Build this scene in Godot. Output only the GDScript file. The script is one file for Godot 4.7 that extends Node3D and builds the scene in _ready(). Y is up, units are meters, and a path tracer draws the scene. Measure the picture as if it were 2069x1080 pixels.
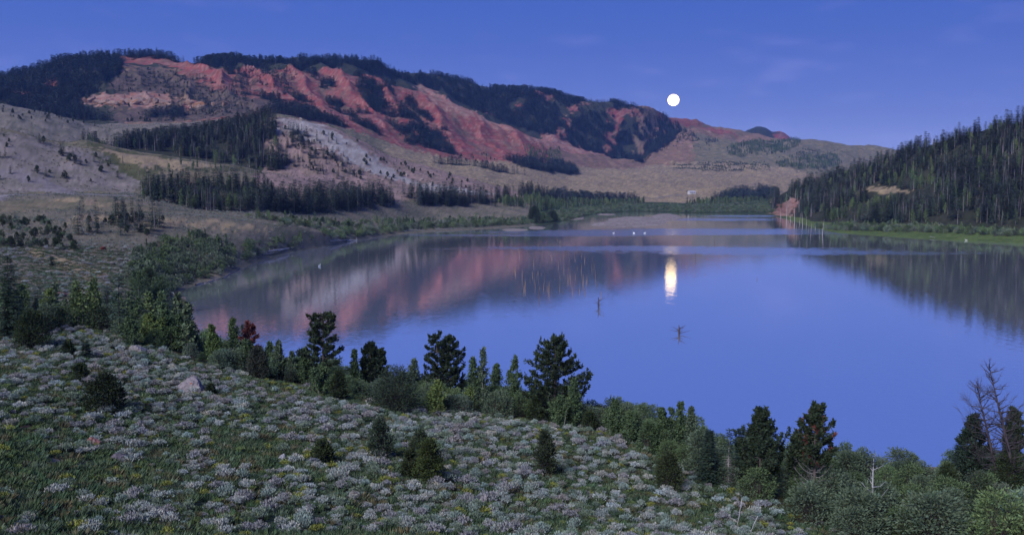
extends Node3D
# A mountain lake at dusk under a full moon. x runs right, y up, the lake's surface is y = 0 and the camera looks along -z from a hillside 30 m above it.
# Lengths in the tables come from a survey of the view: a place is given as the pixel it has in the 2069 x 1080 photograph and its distance in metres,
# and turned once into a point of the world; everything after that works on points of the world.

const FOCAL := 1883.0
const MIDDLE := Vector2(1034.5, 540.0)
const EYE := 30.0
const PITCH := 0.08692

var rng := RandomNumberGenerator.new()
var rough_noise := FastNoiseLite.new()
var broad_noise := FastNoiseLite.new()
var fine_noise := FastNoiseLite.new()
var names_used := {}
var started := 0

# ---------------------------------------------------------------- helpers: naming and tagging
func numbered(called: String) -> String:
	var n: int = names_used.get(called, 0)
	names_used[called] = n + 1
	return called if n == 0 else "%s_%03d" % [called, n]

func tag(o: Node3D, label: String, category := "", group := "", kind := "") -> Node3D:
	if label: o.set_meta("label", label)
	if category: o.set_meta("category", category)
	if group: o.set_meta("group", group)
	if kind: o.set_meta("kind", kind)
	return o

func thing(called: String, at: Vector3, label: String, category: String, group := "") -> Node3D:
	var o := Node3D.new()
	o.name = numbered(called)
	add_child(o)
	o.position = at
	tag(o, label, category, group)
	return o

func part(called: String, mesh: Mesh, m: Material, parent: Node) -> MeshInstance3D:
	var o := MeshInstance3D.new()
	o.name = called
	o.mesh = mesh
	o.material_override = m
	parent.add_child(o, true)
	return o

func solo(called: String, mesh: Mesh, m: Material) -> MeshInstance3D:
	return part(numbered(called), mesh, m, self)

func stage(what: String) -> void:
	print("%6.1f s  %s" % [(Time.get_ticks_msec() - started) / 1000.0, what])

# ---------------------------------------------------------------- helpers: meshes
class Shape:
	var v := PackedVector3Array()
	var n := PackedVector3Array()
	var c := PackedColorArray()
	func tri(a: Vector3, b: Vector3, d: Vector3, col: Color) -> void:
		var k := (d - a).cross(b - a).normalized()
		v.append(a); v.append(b); v.append(d)
		n.append(k); n.append(k); n.append(k)
		c.append(col); c.append(col); c.append(col)
	func tri_n(a: Vector3, b: Vector3, d: Vector3, k: Vector3, col: Color) -> void:
		v.append(a); v.append(b); v.append(d)
		n.append(k); n.append(k); n.append(k)
		c.append(col); c.append(col); c.append(col)
	func blade(p: Vector3, dir: Vector3, long: float, wide: float, roll: Vector3, col: Color) -> void:
		var s := dir.cross(roll)
		if s.length_squared() < 1e-6: s = dir.cross(Vector3(0.3, 0.5, 0.8))
		s = s.normalized() * wide * 0.5
		var m := p + dir * long * 0.55
		tri(p, m + s, m - s, col)
		tri(m - s, m + s, p + dir * long, col)
	func limb(a: Vector3, b: Vector3, ra: float, rb: float, sides: int, col: Color) -> void:
		var d := (b - a).normalized()
		var x := d.cross(Vector3(0.31, 0.2, 0.93)).normalized()
		var y := d.cross(x)
		for i in sides:
			var t0 := TAU * i / sides
			var t1 := TAU * (i + 1) / sides
			var e0 := x * cos(t0) + y * sin(t0)
			var e1 := x * cos(t1) + y * sin(t1)
			v.append(a + e0 * ra); v.append(b + e0 * rb); v.append(b + e1 * rb)
			n.append(e0); n.append(e0); n.append(e1)
			v.append(a + e0 * ra); v.append(b + e1 * rb); v.append(a + e1 * ra)
			n.append(e0); n.append(e1); n.append(e1)
			for k in 6: c.append(col)
	func join(o: Shape) -> Shape:
		v.append_array(o.v); n.append_array(o.n); c.append_array(o.c)
		return self
	func mesh() -> ArrayMesh:
		if v.is_empty(): return ArrayMesh.new()
		var a := []
		a.resize(Mesh.ARRAY_MAX)
		a[Mesh.ARRAY_VERTEX] = v
		a[Mesh.ARRAY_NORMAL] = n
		a[Mesh.ARRAY_COLOR] = c
		var m := ArrayMesh.new()
		m.add_surface_from_arrays(Mesh.PRIMITIVE_TRIANGLES, a)
		return m

# ---------------------------------------------------------------- the land: lofted through surveyed lines
# Each line runs across the whole view and lists [photograph x, photograph y, distance]; distance 0 means "on the lake's surface";
# a fourth number gives the height above the lake instead of the photograph y.
var LINES := [
	["foot", 7, [[-600, 0, 3, 28.2], [2700, 0, 3, 28.2]]],
	["bottom", 16, [[-600, 1000, 40], [0, 1090, 42], [500, 1090, 46], [1000, 1090, 50], [1300, 1090, 57], [1500, 1090, 65], [1700, 1100, 73], [2069, 1110, 76], [2700, 1110, 76]]],
	["slope", 20, [[-600, 800, 75], [0, 850, 75], [500, 900, 72], [800, 930, 71], [1000, 952, 72], [1300, 1010, 72], [1500, 1050, 73], [1700, 1085, 77], [2069, 1095, 79], [2700, 1095, 79]]],
	["brow", 12, [[-600, 640, 150], [0, 690, 125], [150, 668, 130], [300, 702, 120], [400, 737, 112], [500, 762, 108], [700, 802, 103], [850, 834, 100], [1000, 844, 100], [1120, 857, 97], [1250, 882, 92], [1350, 932, 86], [1450, 982, 82], [1560, 1022, 80], [1660, 1062, 79], [1800, 1083, 80.5], [2069, 1085, 82], [2700, 1085, 82]]],
	["near_shore", 9, [[-600, 600, 200], [0, 655, 175], [150, 655, 180], [250, 662, 178], [340, 664, 178], [375, 690, 178, 0.8], [400, 692, 0], [450, 722, 0], [600, 762, 0], [800, 792, 0], [1000, 815, 0], [1120, 830, 0], [1250, 855, 0], [1350, 885, 0], [1450, 912, 0], [1560, 930, 0], [1700, 940, 0], [1850, 942, 0], [2069, 946, 0], [2700, 950, 0]]],
	["deep", 8, [[-600, 560, 240], [0, 590, 225], [150, 600, 222], [250, 615, 215], [330, 0, 222, 1.0], [365, 0, 222, 0.3], [400, 0, 235, -1.2], [480, 0, 240, -3], [700, 0, 260, -5], [1000, 0, 260, -5], [1500, 0, 260, -5], [2069, 0, 240, -5], [2700, 0, 240, -5]]],
	["shallow", 40, [[-600, 530, 280], [0, 555, 262], [150, 560, 262], [250, 575, 250], [330, 0, 248, 1.2], [355, 0, 250, 0.4], [390, 0, 262, -0.8], [480, 0, 310, -2], [600, 0, 380, -2], [720, 0, 460, -2], [850, 0, 540, -2], [1000, 0, 590, -2], [1150, 0, 620, -2], [1300, 0, 620, -2], [1560, 0, 600, -2], [1700, 0, 520, -2], [2069, 0, 430, -2], [2700, 0, 400, -2]]],
	["far_shore", 14, [[-600, 500, 330], [0, 518, 300], [150, 520, 305], [250, 545, 285], [320, 585, 268], [350, 598, 0], [390, 578, 0], [440, 563, 0], [480, 545, 0], [540, 522, 0], [600, 507, 0], [660, 497, 0], [720, 485, 0], [830, 471, 0], [900, 467, 0], [1000, 462, 0], [1080, 456, 0], [1140, 447, 0], [1165, 443, 0], [1190, 435, 0], [1230, 430, 0], [1300, 428, 0], [1400, 431, 0], [1545, 433, 0], [1580, 439, 0], [1620, 449, 0], [1660, 463, 0], [1700, 471, 0], [1800, 478, 0], [1900, 484, 0], [2069, 492, 0], [2700, 520, 0]]],
	["bench", 14, [[-600, 430, 420], [0, 445, 415], [150, 436, 425], [330, 438, 430], [480, 448, 440], [560, 456, 452], [640, 468, 474], [700, 482, 505], [760, 0, 565, 1.6], [850, 0, 645, 1.8], [1000, 0, 712, 2.0], [1080, 0, 758, 1.6], [1140, 0, 850, 1.0], [1190, 0, 1005, 0.8], [1300, 0, 1130, 0.8], [1545, 0, 1080, 0.8], [1580, 0, 945, 1.2], [1620, 0, 850, 1.0], [1660, 0, 710, 0.9], [1700, 0, 655, 0.9], [1800, 0, 615, 0.9], [1900, 0, 590, 0.9], [2069, 0, 560, 0.9], [2700, 0, 480, 0.9]]],
	["flat", 16, [[-600, 400, 520], [0, 402, 520], [150, 396, 540], [300, 406, 525], [400, 426, 505], [520, 433, 520], [640, 442, 565], [720, 447, 610], [850, 442, 710], [1000, 432, 790], [1080, 428, 830], [1140, 0, 950, 2.2], [1190, 0, 1080, 2.2], [1300, 420, 1165], [1545, 422, 1160], [1600, 436, 900], [1650, 448, 760], [1750, 452, 695], [1900, 457, 645], [2069, 464, 605], [2700, 470, 560]]],
	["toe", 30, [[-600, 385, 570], [0, 388, 570], [150, 389, 580], [270, 391, 590], [400, 402, 590], [560, 407, 620], [720, 407, 690], [850, 404, 780], [1000, 400, 900], [1080, 399, 960], [1140, 410, 1220], [1300, 408, 1400], [1545, 409, 1380], [1575, 415, 1040], [1600, 404, 945], [1650, 402, 850], [1700, 397, 805], [1750, 391, 785], [1800, 388, 770], [1900, 377, 750], [2069, 357, 720], [2700, 345, 720]]],
	["low_crest", 8, [[-600, 262, 680], [-200, 240, 690], [-100, 243, 690], [0, 261, 700], [60, 274, 700], [130, 289, 700], [165, 285, 715], [250, 301, 720], [330, 314, 720], [420, 327, 722], [480, 335, 730], [550, 349, 740], [640, 366, 760], [720, 386, 775], [850, 387, 840], [1000, 393, 945], [1080, 395, 990], [1140, 402, 1350], [1300, 402, 1480], [1450, 402, 1500], [1545, 404, 1500], [1570, 399, 1080], [1600, 384, 1010], [1700, 356, 960], [1800, 324, 930], [1900, 291, 900], [2000, 264, 880], [2069, 247, 860], [2400, 205, 850], [2700, 195, 850]]],
	["draw", 28, [[-600, 275, 760], [-100, 255, 770], [0, 272, 780], [165, 300, 790], [330, 328, 790], [480, 347, 790], [550, 353, 795], [640, 362, 800], [720, 379, 810], [850, 378, 875], [1000, 389, 968], [1080, 394, 1010], [1140, 393, 1430], [1300, 390, 1580], [1450, 391, 1600], [1545, 394, 1620], [1570, 404, 1300], [1600, 398, 1250], [1700, 378, 1200], [1900, 325, 1150], [2069, 290, 1150], [2700, 260, 1150]]],
	["pale_crest", 8, [[-600, 270, 880], [0, 275, 880], [170, 291, 900], [300, 286, 920], [430, 268, 940], [500, 252, 950], [560, 237, 960], [640, 248, 980], [720, 277, 990], [800, 317, 1000], [900, 348, 1010], [1000, 374, 1020], [1080, 392, 1040], [1110, 388, 1250], [1150, 377, 1580], [1300, 376, 1700], [1450, 378, 1740], [1545, 381, 1760], [1600, 400, 1600], [1700, 390, 1550], [2069, 330, 1500], [2700, 330, 1500]]],
	["hollow", 20, [[-600, 275, 1000], [0, 283, 1000], [170, 297, 1020], [300, 292, 1050], [430, 275, 1080], [560, 248, 1100], [640, 258, 1120], [720, 287, 1150], [800, 324, 1180], [900, 353, 1200], [1000, 373, 1250], [1080, 386, 1310], [1110, 380, 1450], [1150, 367, 1700], [1300, 362, 1900], [1450, 364, 1980], [1545, 367, 2000], [1700, 385, 1950], [2069, 345, 1900], [2700, 345, 1900]]],
	["meadow", 14, [[-600, 240, 1250], [-100, 205, 1250], [0, 212, 1250], [60, 222, 1250], [130, 238, 1250], [200, 253, 1260], [270, 252, 1280], [330, 248, 1280], [385, 252, 1280], [450, 251, 1300], [560, 241, 1310], [640, 263, 1350], [720, 289, 1400], [800, 313, 1440], [850, 323, 1480], [900, 331, 1500], [960, 337, 1510], [1000, 345, 1530], [1050, 352, 1560], [1100, 354, 1700], [1150, 356, 1880], [1300, 348, 2150], [1450, 350, 2250], [1545, 353, 2280], [1620, 360, 2280], [1700, 374, 2250], [2069, 360, 2200], [2700, 360, 2200]]],
	["mountain_toe", 32, [[-600, 245, 1450], [0, 232, 1450], [130, 248, 1450], [270, 254, 1450], [385, 246, 1450], [450, 238, 1450], [560, 231, 1500], [640, 244, 1540], [720, 265, 1580], [800, 291, 1620], [880, 314, 1690], [960, 322, 1740], [1050, 328, 1800], [1100, 328, 1950], [1150, 333, 2080], [1200, 338, 2190], [1250, 339, 2300], [1300, 336, 2440], [1320, 331, 2490], [1400, 327, 2540], [1450, 326, 2580], [1545, 333, 2540], [1620, 345, 2500], [1700, 360, 2450], [1900, 375, 2400], [2700, 375, 2400]]],
	["face", 32, [[-600, 236, 1650], [0, 192, 1650], [130, 202, 1650], [250, 198, 1650], [350, 207, 1650], [450, 200, 1650], [560, 196, 1720], [640, 205, 1780], [720, 216, 1800], [800, 236, 1830], [880, 259, 1860], [960, 286, 1920], [1050, 301, 1980], [1100, 305, 2070], [1150, 312, 2190], [1200, 322, 2280], [1250, 330, 2370], [1300, 329, 2510], [1320, 310, 2600], [1400, 303, 2700], [1450, 305, 2730], [1545, 319, 2700], [1620, 335, 2640], [1700, 350, 2600], [1900, 365, 2600], [2700, 365, 2600]]],
	["red_crest", 10, [[-600, 230, 1800], [0, 170, 1800], [130, 152, 1800], [250, 142, 1820], [350, 152, 1820], [450, 152, 1830], [560, 153, 1880], [640, 159, 1930], [720, 153, 1990], [800, 173, 2000], [860, 191, 2010], [930, 216, 2030], [980, 239, 2060], [1050, 266, 2100], [1100, 282, 2180], [1150, 296, 2290], [1200, 309, 2370], [1250, 321, 2450], [1300, 322, 2560], [1330, 286, 2760], [1400, 278, 2850], [1450, 285, 2880], [1545, 301, 2850], [1620, 318, 2800], [1700, 335, 2800], [1900, 350, 2800], [2700, 350, 2800]]],
	["gap", 24, [[-600, 226, 1850], [0, 164, 1860], [130, 137, 1860], [250, 127, 1880], [350, 137, 1880], [450, 137, 1890], [560, 140, 1950], [640, 142, 2000], [720, 151, 2070], [800, 182, 2150], [860, 202, 2200], [930, 229, 2220], [980, 251, 2250], [1050, 276, 2280], [1100, 291, 2330], [1150, 304, 2410], [1200, 317, 2490], [1250, 326, 2560], [1300, 323, 2640], [1330, 280, 2820], [1400, 268, 2960], [1450, 278, 3000], [1545, 294, 3000], [1620, 302, 3000], [1700, 317, 3000], [1900, 338, 3000], [2700, 338, 3000]]],
	["upper_face", 26, [[-600, 224, 1900], [0, 159, 1905], [130, 127, 1910], [250, 119, 1940], [350, 128, 1940], [450, 126, 1950], [560, 129, 2020], [640, 129, 2070], [720, 134, 2130], [800, 162, 2260], [860, 174, 2350], [930, 192, 2420], [980, 202, 2480], [1050, 221, 2520], [1100, 229, 2560], [1150, 242, 2600], [1200, 252, 2650], [1250, 268, 2710], [1300, 271, 2770], [1330, 258, 2900], [1400, 256, 3060], [1450, 270, 3130], [1545, 285, 3200], [1620, 290, 3200], [1700, 304, 3200], [1900, 328, 3200], [2700, 328, 3200]]],
	["skyline", 6, [[-600, 222, 1960], [-300, 196, 1960], [0, 156, 1960], [60, 142, 1970], [120, 122, 1980], [180, 113, 1980], [240, 113, 1990], [300, 111, 2000], [335, 113, 2000], [370, 130, 2000], [400, 127, 2000], [430, 120, 2010], [480, 117, 2020], [520, 123, 2050], [560, 121, 2080], [600, 119, 2110], [660, 120, 2160], [720, 119, 2210], [760, 124, 2240], [790, 143, 2280], [815, 150, 2360], [840, 149, 2420], [900, 155, 2520], [940, 164, 2560], [980, 179, 2580], [1010, 180, 2600], [1060, 181, 2640], [1100, 183, 2680], [1140, 195, 2710], [1170, 202, 2730], [1220, 206, 2760], [1270, 211, 2810], [1300, 213, 2860], [1330, 226, 2930], [1360, 238, 3000], [1400, 240, 3070], [1430, 251, 3130], [1490, 263, 3250], [1540, 274, 3290], [1600, 283, 3330], [1640, 281, 3350], [1700, 291, 3350], [1780, 297, 3350], [1850, 308, 3350], [2000, 318, 3350], [2700, 318, 3350]]],
	["behind", 12, [[-600, 240, 2200], [0, 175, 2200], [480, 135, 2250], [760, 145, 2480], [1100, 205, 2950], [1300, 235, 3150], [1490, 280, 3600], [1640, 300, 3700], [2700, 335, 3700]]],
	["far_butte", 5, [[-600, 260, 4200], [800, 260, 4200], [1300, 280, 4300], [1480, 284, 4400], [1500, 271, 4400], [1512, 263, 4400], [1530, 257, 4400], [1548, 260, 4400], [1562, 267, 4400], [1575, 266, 4400], [1590, 272, 4400], [1602, 283, 4400], [1640, 300, 4400], [2700, 340, 4400]]],
	["end", 0, [[-600, 300, 6500], [2700, 345, 6500]]],
]
var line_at := {}     # name -> row
var rows := 0
var cols := 0
var turns := PackedFloat32Array()    # azimuth of each column
var dist := PackedFloat32Array()     # [col * rows + row]
var high := PackedFloat32Array()
var seg_of := PackedInt32Array()     # which stretch between lines a row lies in
var seg_t := PackedFloat32Array()
var soil := PackedByteArray()
var cover := PackedByteArray()
var spur := PackedFloat32Array()

func sight(px: float, py: float) -> Vector2:    # (azimuth, rise over run) of the line of sight through a place in the photograph
	var x := (px - MIDDLE.x) / FOCAL
	var y := (MIDDLE.y - py) / FOCAL
	var ahead := cos(PITCH) + y * sin(PITCH)
	return Vector2(atan2(x, ahead), (y * cos(PITCH) - sin(PITCH)) / sqrt(x * x + ahead * ahead))

func pchip(xs: PackedFloat32Array, ys: PackedFloat32Array, x: float) -> float:
	var n := xs.size()
	if x <= xs[0]: return ys[0]
	if x >= xs[n - 1]: return ys[n - 1]
	var i := xs.bsearch(x) - 1
	i = clampi(i, 0, n - 2)
	var h := xs[i + 1] - xs[i]
	var d := (ys[i + 1] - ys[i]) / h
	var m0 := d
	var m1 := d
	if i > 0:
		var e := (ys[i] - ys[i - 1]) / (xs[i] - xs[i - 1])
		m0 = 0.0 if d * e <= 0.0 else 2.0 * d * e / (d + e)
	if i < n - 2:
		var e := (ys[i + 2] - ys[i + 1]) / (xs[i + 2] - xs[i + 1])
		m1 = 0.0 if d * e <= 0.0 else 2.0 * d * e / (d + e)
	var t := (x - xs[i]) / h
	var t2 := t * t
	var t3 := t2 * t
	return (2 * t3 - 3 * t2 + 1) * ys[i] + (t3 - 2 * t2 + t) * h * m0 + (3 * t2 - 2 * t3) * ys[i + 1] + (t3 - t2) * h * m1

func survey() -> void:
	# columns: close together where the valley opens, wide apart to the sides
	var a := -75.0
	while a <= 75.01:
		turns.append(deg_to_rad(a))
		a += 0.105 if a > -33.0 and a < 33.0 else 1.0
	cols = turns.size()
	var tables := []
	for k in LINES.size():
		var xs := PackedFloat32Array()
		var tes := PackedFloat32Array()
		var rs := PackedFloat32Array()
		for p in LINES[k][2]:
			var s := sight(p[0], p[1] if p.size() < 4 else 376.0)
			var r: float = p[2]
			var te := s.y
			if p.size() == 4: te = (p[3] - EYE) / r
			elif r == 0.0: r = -EYE / te
			xs.append(s.x); tes.append(te); rs.append(log(r))
		tables.append([xs, tes, rs])
		line_at[LINES[k][0]] = rows
		for j in LINES[k][1]:
			seg_of.append(k); seg_t.append(float(j) / LINES[k][1])
		rows += LINES[k][1]
	seg_of.append(LINES.size() - 2); seg_t.append(1.0)
	rows += 1
	dist.resize(cols * rows); high.resize(cols * rows); spur.resize(cols * rows)
	soil.resize(cols * rows); cover.resize(cols * rows)
	var lr := PackedFloat32Array(); lr.resize(LINES.size())
	var lh := PackedFloat32Array(); lh.resize(LINES.size())
	var s_toe: int = line_at["mountain_toe"]
	var s_top: int = line_at["skyline"]
	var first := line_index("mountain_toe")
	for c in cols:
		var az := turns[c]
		for k in LINES.size():
			lr[k] = exp(pchip(tables[k][0], tables[k][2], az))
			lh[k] = EYE + lr[k] * pchip(tables[k][0], tables[k][1], az)
			if k > 0: lr[k] = maxf(lr[k], lr[k - 1] * 1.012)
		var px := MIDDLE.x + tan(az) * FOCAL
		for v in rows:
			var k := seg_of[v]
			var t := seg_t[v]
			var r := lr[k] * pow(lr[k + 1] / lr[k], t)
			var d := (lh[k + 1] - lh[k]) / (lr[k + 1] - lr[k])
			var m0 := d
			var m1 := d
			if k > 0:
				var e := (lh[k] - lh[k - 1]) / (lr[k] - lr[k - 1])
				m0 = 0.0 if d * e <= 0.0 else 2.0 * d * e / (d + e)
			if k < LINES.size() - 2:
				var e := (lh[k + 2] - lh[k + 1]) / (lr[k + 2] - lr[k + 1])
				m1 = 0.0 if d * e <= 0.0 else 2.0 * d * e / (d + e)
			var hh := lr[k + 1] - lr[k]
			t = (r - lr[k]) / hh
			var t2 := t * t
			var t3 := t2 * t
			var h := (2 * t3 - 3 * t2 + 1) * lh[k] + (t3 - 2 * t2 + t) * hh * m0 + (3 * t2 - 2 * t3) * lh[k + 1] + (t3 - t2) * hh * m1
			var x := r * sin(az)
			var z := -r * cos(az)
			var swell := clampf((h - 0.4) / 6.0, 0.0, 1.0) * clampf((r - 30.0) / 60.0, 0.0, 1.0)
			if swell > 0.0:
				var size := 0.25 + clampf((r - 150.0) / 900.0, 0.0, 2.6)
				h += swell * size * (broad_noise.get_noise_2d(x, z) * 2.2 + rough_noise.get_noise_2d(x, z) * 1.3)
			# spurs and gullies worn down the mountain's face
			if v > s_toe and v < s_top:
				var f := float(v - s_toe) / (s_top - s_toe)
				var env := sin(PI * clampf(f * 1.05, 0.0, 1.0))
				var u := px - 210.0 * (1.0 - f) + 34.0 * broad_noise.get_noise_2d(x * 0.6 + 900.0, z * 0.6)
				var west := smoothstep(330.0, 430.0, px) * (1.0 - smoothstep(1000.0, 1100.0, px))
				# broad rounded spurs with a narrower crest, and small rills on their flanks
				var wave := 1.0 - sqrt(absf(sin(PI * u / 84.0)) * 0.9 + 0.02)
				var wave2 := 0.5 + 0.5 * cos(TAU * (u / 31.0 + 0.6 * broad_noise.get_noise_2d(z, x)))
				var east := smoothstep(1000.0, 1120.0, px)
				var ue := px + 200.0 * (1.0 - f) + 30.0 * broad_noise.get_noise_2d(x * 0.5, z * 0.5 + 400.0)
				var wave3 := 1.0 - absf(2.0 * fposmod(ue / 95.0, 1.0) - 1.0)
				var s := west * ((wave - 0.3) * 1.25 + (wave2 - 0.5) * 0.14) + east * (wave3 - 0.5) * 1.1 + (1.0 - west - east) * (wave - 0.3) * 0.5
				s -= east * (wave3 - 0.5) * 1.1 * (1.0 - smoothstep(0.56, 0.70, f))
				s *= 1.0 - 0.75 * smoothstep(740.0, 860.0, px) * (1.0 - east) * (1.0 - smoothstep(0.05, 0.16, absf(f - 0.52)))
				spur[c * rows + v] = s
				h += env * s * (19.0 if px < 1050.0 else 24.0) * (0.75 + rough_noise.get_noise_2d(x * 0.5, z * 0.5))
			dist[c * rows + v] = r
			high[c * rows + v] = h
	# bars of sand and mud that stand just clear of the water
	for b in [[1285, 446, 120.0, 26.0, 1.4], [1235, 453, 55.0, 16.0, 0.9], [1345, 438, 110.0, 14.0, 0.9], [1040, 464, 20.0, 9.0, 0.35], [1085, 460, 26.0, 6.0, 0.3], [1160, 441, 36.0, 10.0, 0.6], [1225, 433, 30.0, 10.0, 0.5]]:
		var s := sight(b[0], b[1])
		var r := -EYE / s.y
		var mid := Vector2(r * sin(s.x), -r * cos(s.x))
		var c0 := int(col_of(s.x))
		for c in range(maxi(0, c0 - 110), mini(cols, c0 + 110)):
			for v in range(line_at["shallow"], line_at["bench"]):
				var q := Vector2(dist[c * rows + v] * sin(turns[c]), -dist[c * rows + v] * cos(turns[c])) - mid
				# b[2] along the sight line, b[3] across it
				var along := Vector2(sin(s.x), -cos(s.x))
				var e := pow(q.dot(along) / b[2], 2.0) + pow(q.dot(along.orthogonal()) / b[3], 2.0)
				e += 0.35 * rough_noise.get_noise_2d(q.x * 2.0, q.y * 2.0)
				if e < 1.6:
					var lift: float = b[4] * (1.0 - e) * 0.9
					if lift > high[c * rows + v]:
						high[c * rows + v] = lift
						soil[c * rows + v] = 18

func line_index(called: String) -> int:
	for k in LINES.size():
		if LINES[k][0] == called: return k
	return 0

func col_of(az: float) -> float:
	var i := clampi(turns.bsearch(az) - 1, 0, cols - 2)
	return i + clampf((az - turns[i]) / (turns[i + 1] - turns[i]), 0.0, 1.0)

func row_of(c: int, r: float) -> float:
	var lo := 0
	var hi := rows - 1
	while hi - lo > 1:
		var m := (lo + hi) >> 1
		if dist[c * rows + m] <= r: lo = m
		else: hi = m
	var a := dist[c * rows + lo]
	return lo + clampf((r - a) / (dist[c * rows + hi] - a), 0.0, 1.0)

func ground(x: float, z: float) -> float:
	var cf := col_of(atan2(x, -z))
	var r := sqrt(x * x + z * z)
	var c := int(cf)
	var out := 0.0
	for k in 2:
		var cc := mini(c + k, cols - 1)
		var vf := row_of(cc, r)
		var v := mini(int(vf), rows - 2)
		out += lerpf(high[cc * rows + v], high[cc * rows + v + 1], vf - v) * (1.0 - (cf - c) if k == 0 else cf - c)
	return out

# (column, row) of the ground seen at a place of the photograph, looking past everything nearer than the named line
func spot(px: float, py: float, from := "bottom") -> Vector2:
	var s := sight(px, py)
	var cf := col_of(s.x)
	var c := clampi(roundi(cf), 0, cols - 1)
	var last := -1e9
	for v in range(line_at[from], rows):
		var te := (high[c * rows + v] - EYE) / dist[c * rows + v]
		if te >= s.y:
			return Vector2(cf, v if last < -1e8 else v - 1 + (s.y - last) / maxf(te - last, 1e-6))
		last = te
	return Vector2(cf, rows - 2)

func spot_point(px: float, py: float, from := "bottom") -> Vector3:
	var s := sight(px, py)
	var g := spot(px, py, from)
	var c := clampi(roundi(g.x), 0, cols - 1)
	var v := clampi(int(g.y), 0, rows - 2)
	var r := lerpf(dist[c * rows + v], dist[c * rows + v + 1], g.y - v)
	var y := lerpf(high[c * rows + v], high[c * rows + v + 1], g.y - v)
	if y < 0.0 and s.y < 0.0:
		r = -EYE / s.y
		return Vector3(r * sin(s.x), 0.0, -r * cos(s.x))
	var p := Vector3(r * sin(s.x), y, -r * cos(s.x))
	p.y = ground(p.x, p.z)
	return p

func on_water(px: float, py: float) -> Vector3:
	var s := sight(px, py)
	var r := -EYE / s.y
	return Vector3(r * sin(s.x), 0.0, -r * cos(s.x))

# a patch of ground, its outline given by places of the photograph, marked in the land's own (column, row) plan
func patch(grid: PackedByteArray, id: int, from: String, outline: Array, thin := 0.0) -> void:
	var pts := PackedVector2Array()
	for p in outline: pts.append(spot(p[0], p[1], from))
	var lo := 1e9
	var hi := -1e9
	for p in pts:
		lo = minf(lo, p.y); hi = maxf(hi, p.y)
	for v in range(maxi(int(lo), 0), mini(int(hi) + 2, rows)):
		var xs := PackedFloat32Array()
		var y := v + 0.01
		for i in pts.size():
			var a := pts[i]
			var b := pts[(i + 1) % pts.size()]
			if (a.y <= y) != (b.y <= y): xs.append(a.x + (y - a.y) / (b.y - a.y) * (b.x - a.x))
		xs.sort()
		for i in range(0, xs.size() - 1, 2):
			for c in range(maxi(int(xs[i]), 0), mini(int(xs[i + 1]) + 1, cols)):
				grid[c * rows + v] = id

# ---------------------------------------------------------------- what grows and lies where
# soils: [base colour, patches of, share of patches, size of patches]; linear reflectances
var SOILS := [
	[Color(0.27, 0.215, 0.135), Color(0.17, 0.16, 0.095), 0.5],    # 0 dry grass
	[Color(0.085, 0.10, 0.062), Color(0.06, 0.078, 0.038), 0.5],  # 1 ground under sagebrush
	[Color(0.43, 0.32, 0.18), Color(0.31, 0.23, 0.155), 0.5],    # 2 tan meadow
	[Color(0.15, 0.14, 0.065), Color(0.10, 0.105, 0.05), 0.5],  # 3 olive grass
	[Color(0.32, 0.26, 0.23), Color(0.22, 0.19, 0.15), 0.5],  # 4 grey scree
	[Color(0.52, 0.46, 0.42), Color(0.38, 0.31, 0.27), 0.45],   # 5 pale slope
	[Color(0.42, 0.28, 0.24), Color(0.28, 0.205, 0.155), 0.45],  # 6 pink scree
	[Color(0.36, 0.092, 0.082), Color(0.25, 0.115, 0.09), 0.42],  # 7 red earth
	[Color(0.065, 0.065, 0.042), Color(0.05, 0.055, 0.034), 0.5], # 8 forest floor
	[Color(0.075, 0.10, 0.042), Color(0.055, 0.075, 0.035), 0.5], # 9 marsh
	[Color(0.15, 0.20, 0.06), Color(0.11, 0.15, 0.05), 0.5],    # 10 green meadow
	[Color(0.44, 0.28, 0.22), Color(0.38, 0.16, 0.11), 0.5],    # 11 cliff
	[Color(0.33, 0.255, 0.215), Color(0.24, 0.185, 0.155), 0.5], # 12 sand and mud
	[Color(0.31, 0.17, 0.12), Color(0.24, 0.18, 0.10), 0.5],    # 13 rose grassland
	[Color(0.30, 0.255, 0.25), Color(0.25, 0.21, 0.205), 0.5],    # 14 gravel
	[Color(0.50, 0.30, 0.23), Color(0.40, 0.14, 0.10), 0.5],    # 15 pale red spine
	[Color(0.28, 0.235, 0.19), Color(0.19, 0.17, 0.12), 0.5], # 16
	[Color(0.17, 0.115, 0.095), Color(0.11, 0.09, 0.065), 0.5], # 17 scrubby brown slope
	[Color(0.40, 0.33, 0.29), Color(0.32, 0.255, 0.22), 0.5], # 18 sandbar
	[Color(0.25, 0.205, 0.15), Color(0.165, 0.155, 0.105), 0.5], # 19 dry sage bench grey green hill
]

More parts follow.
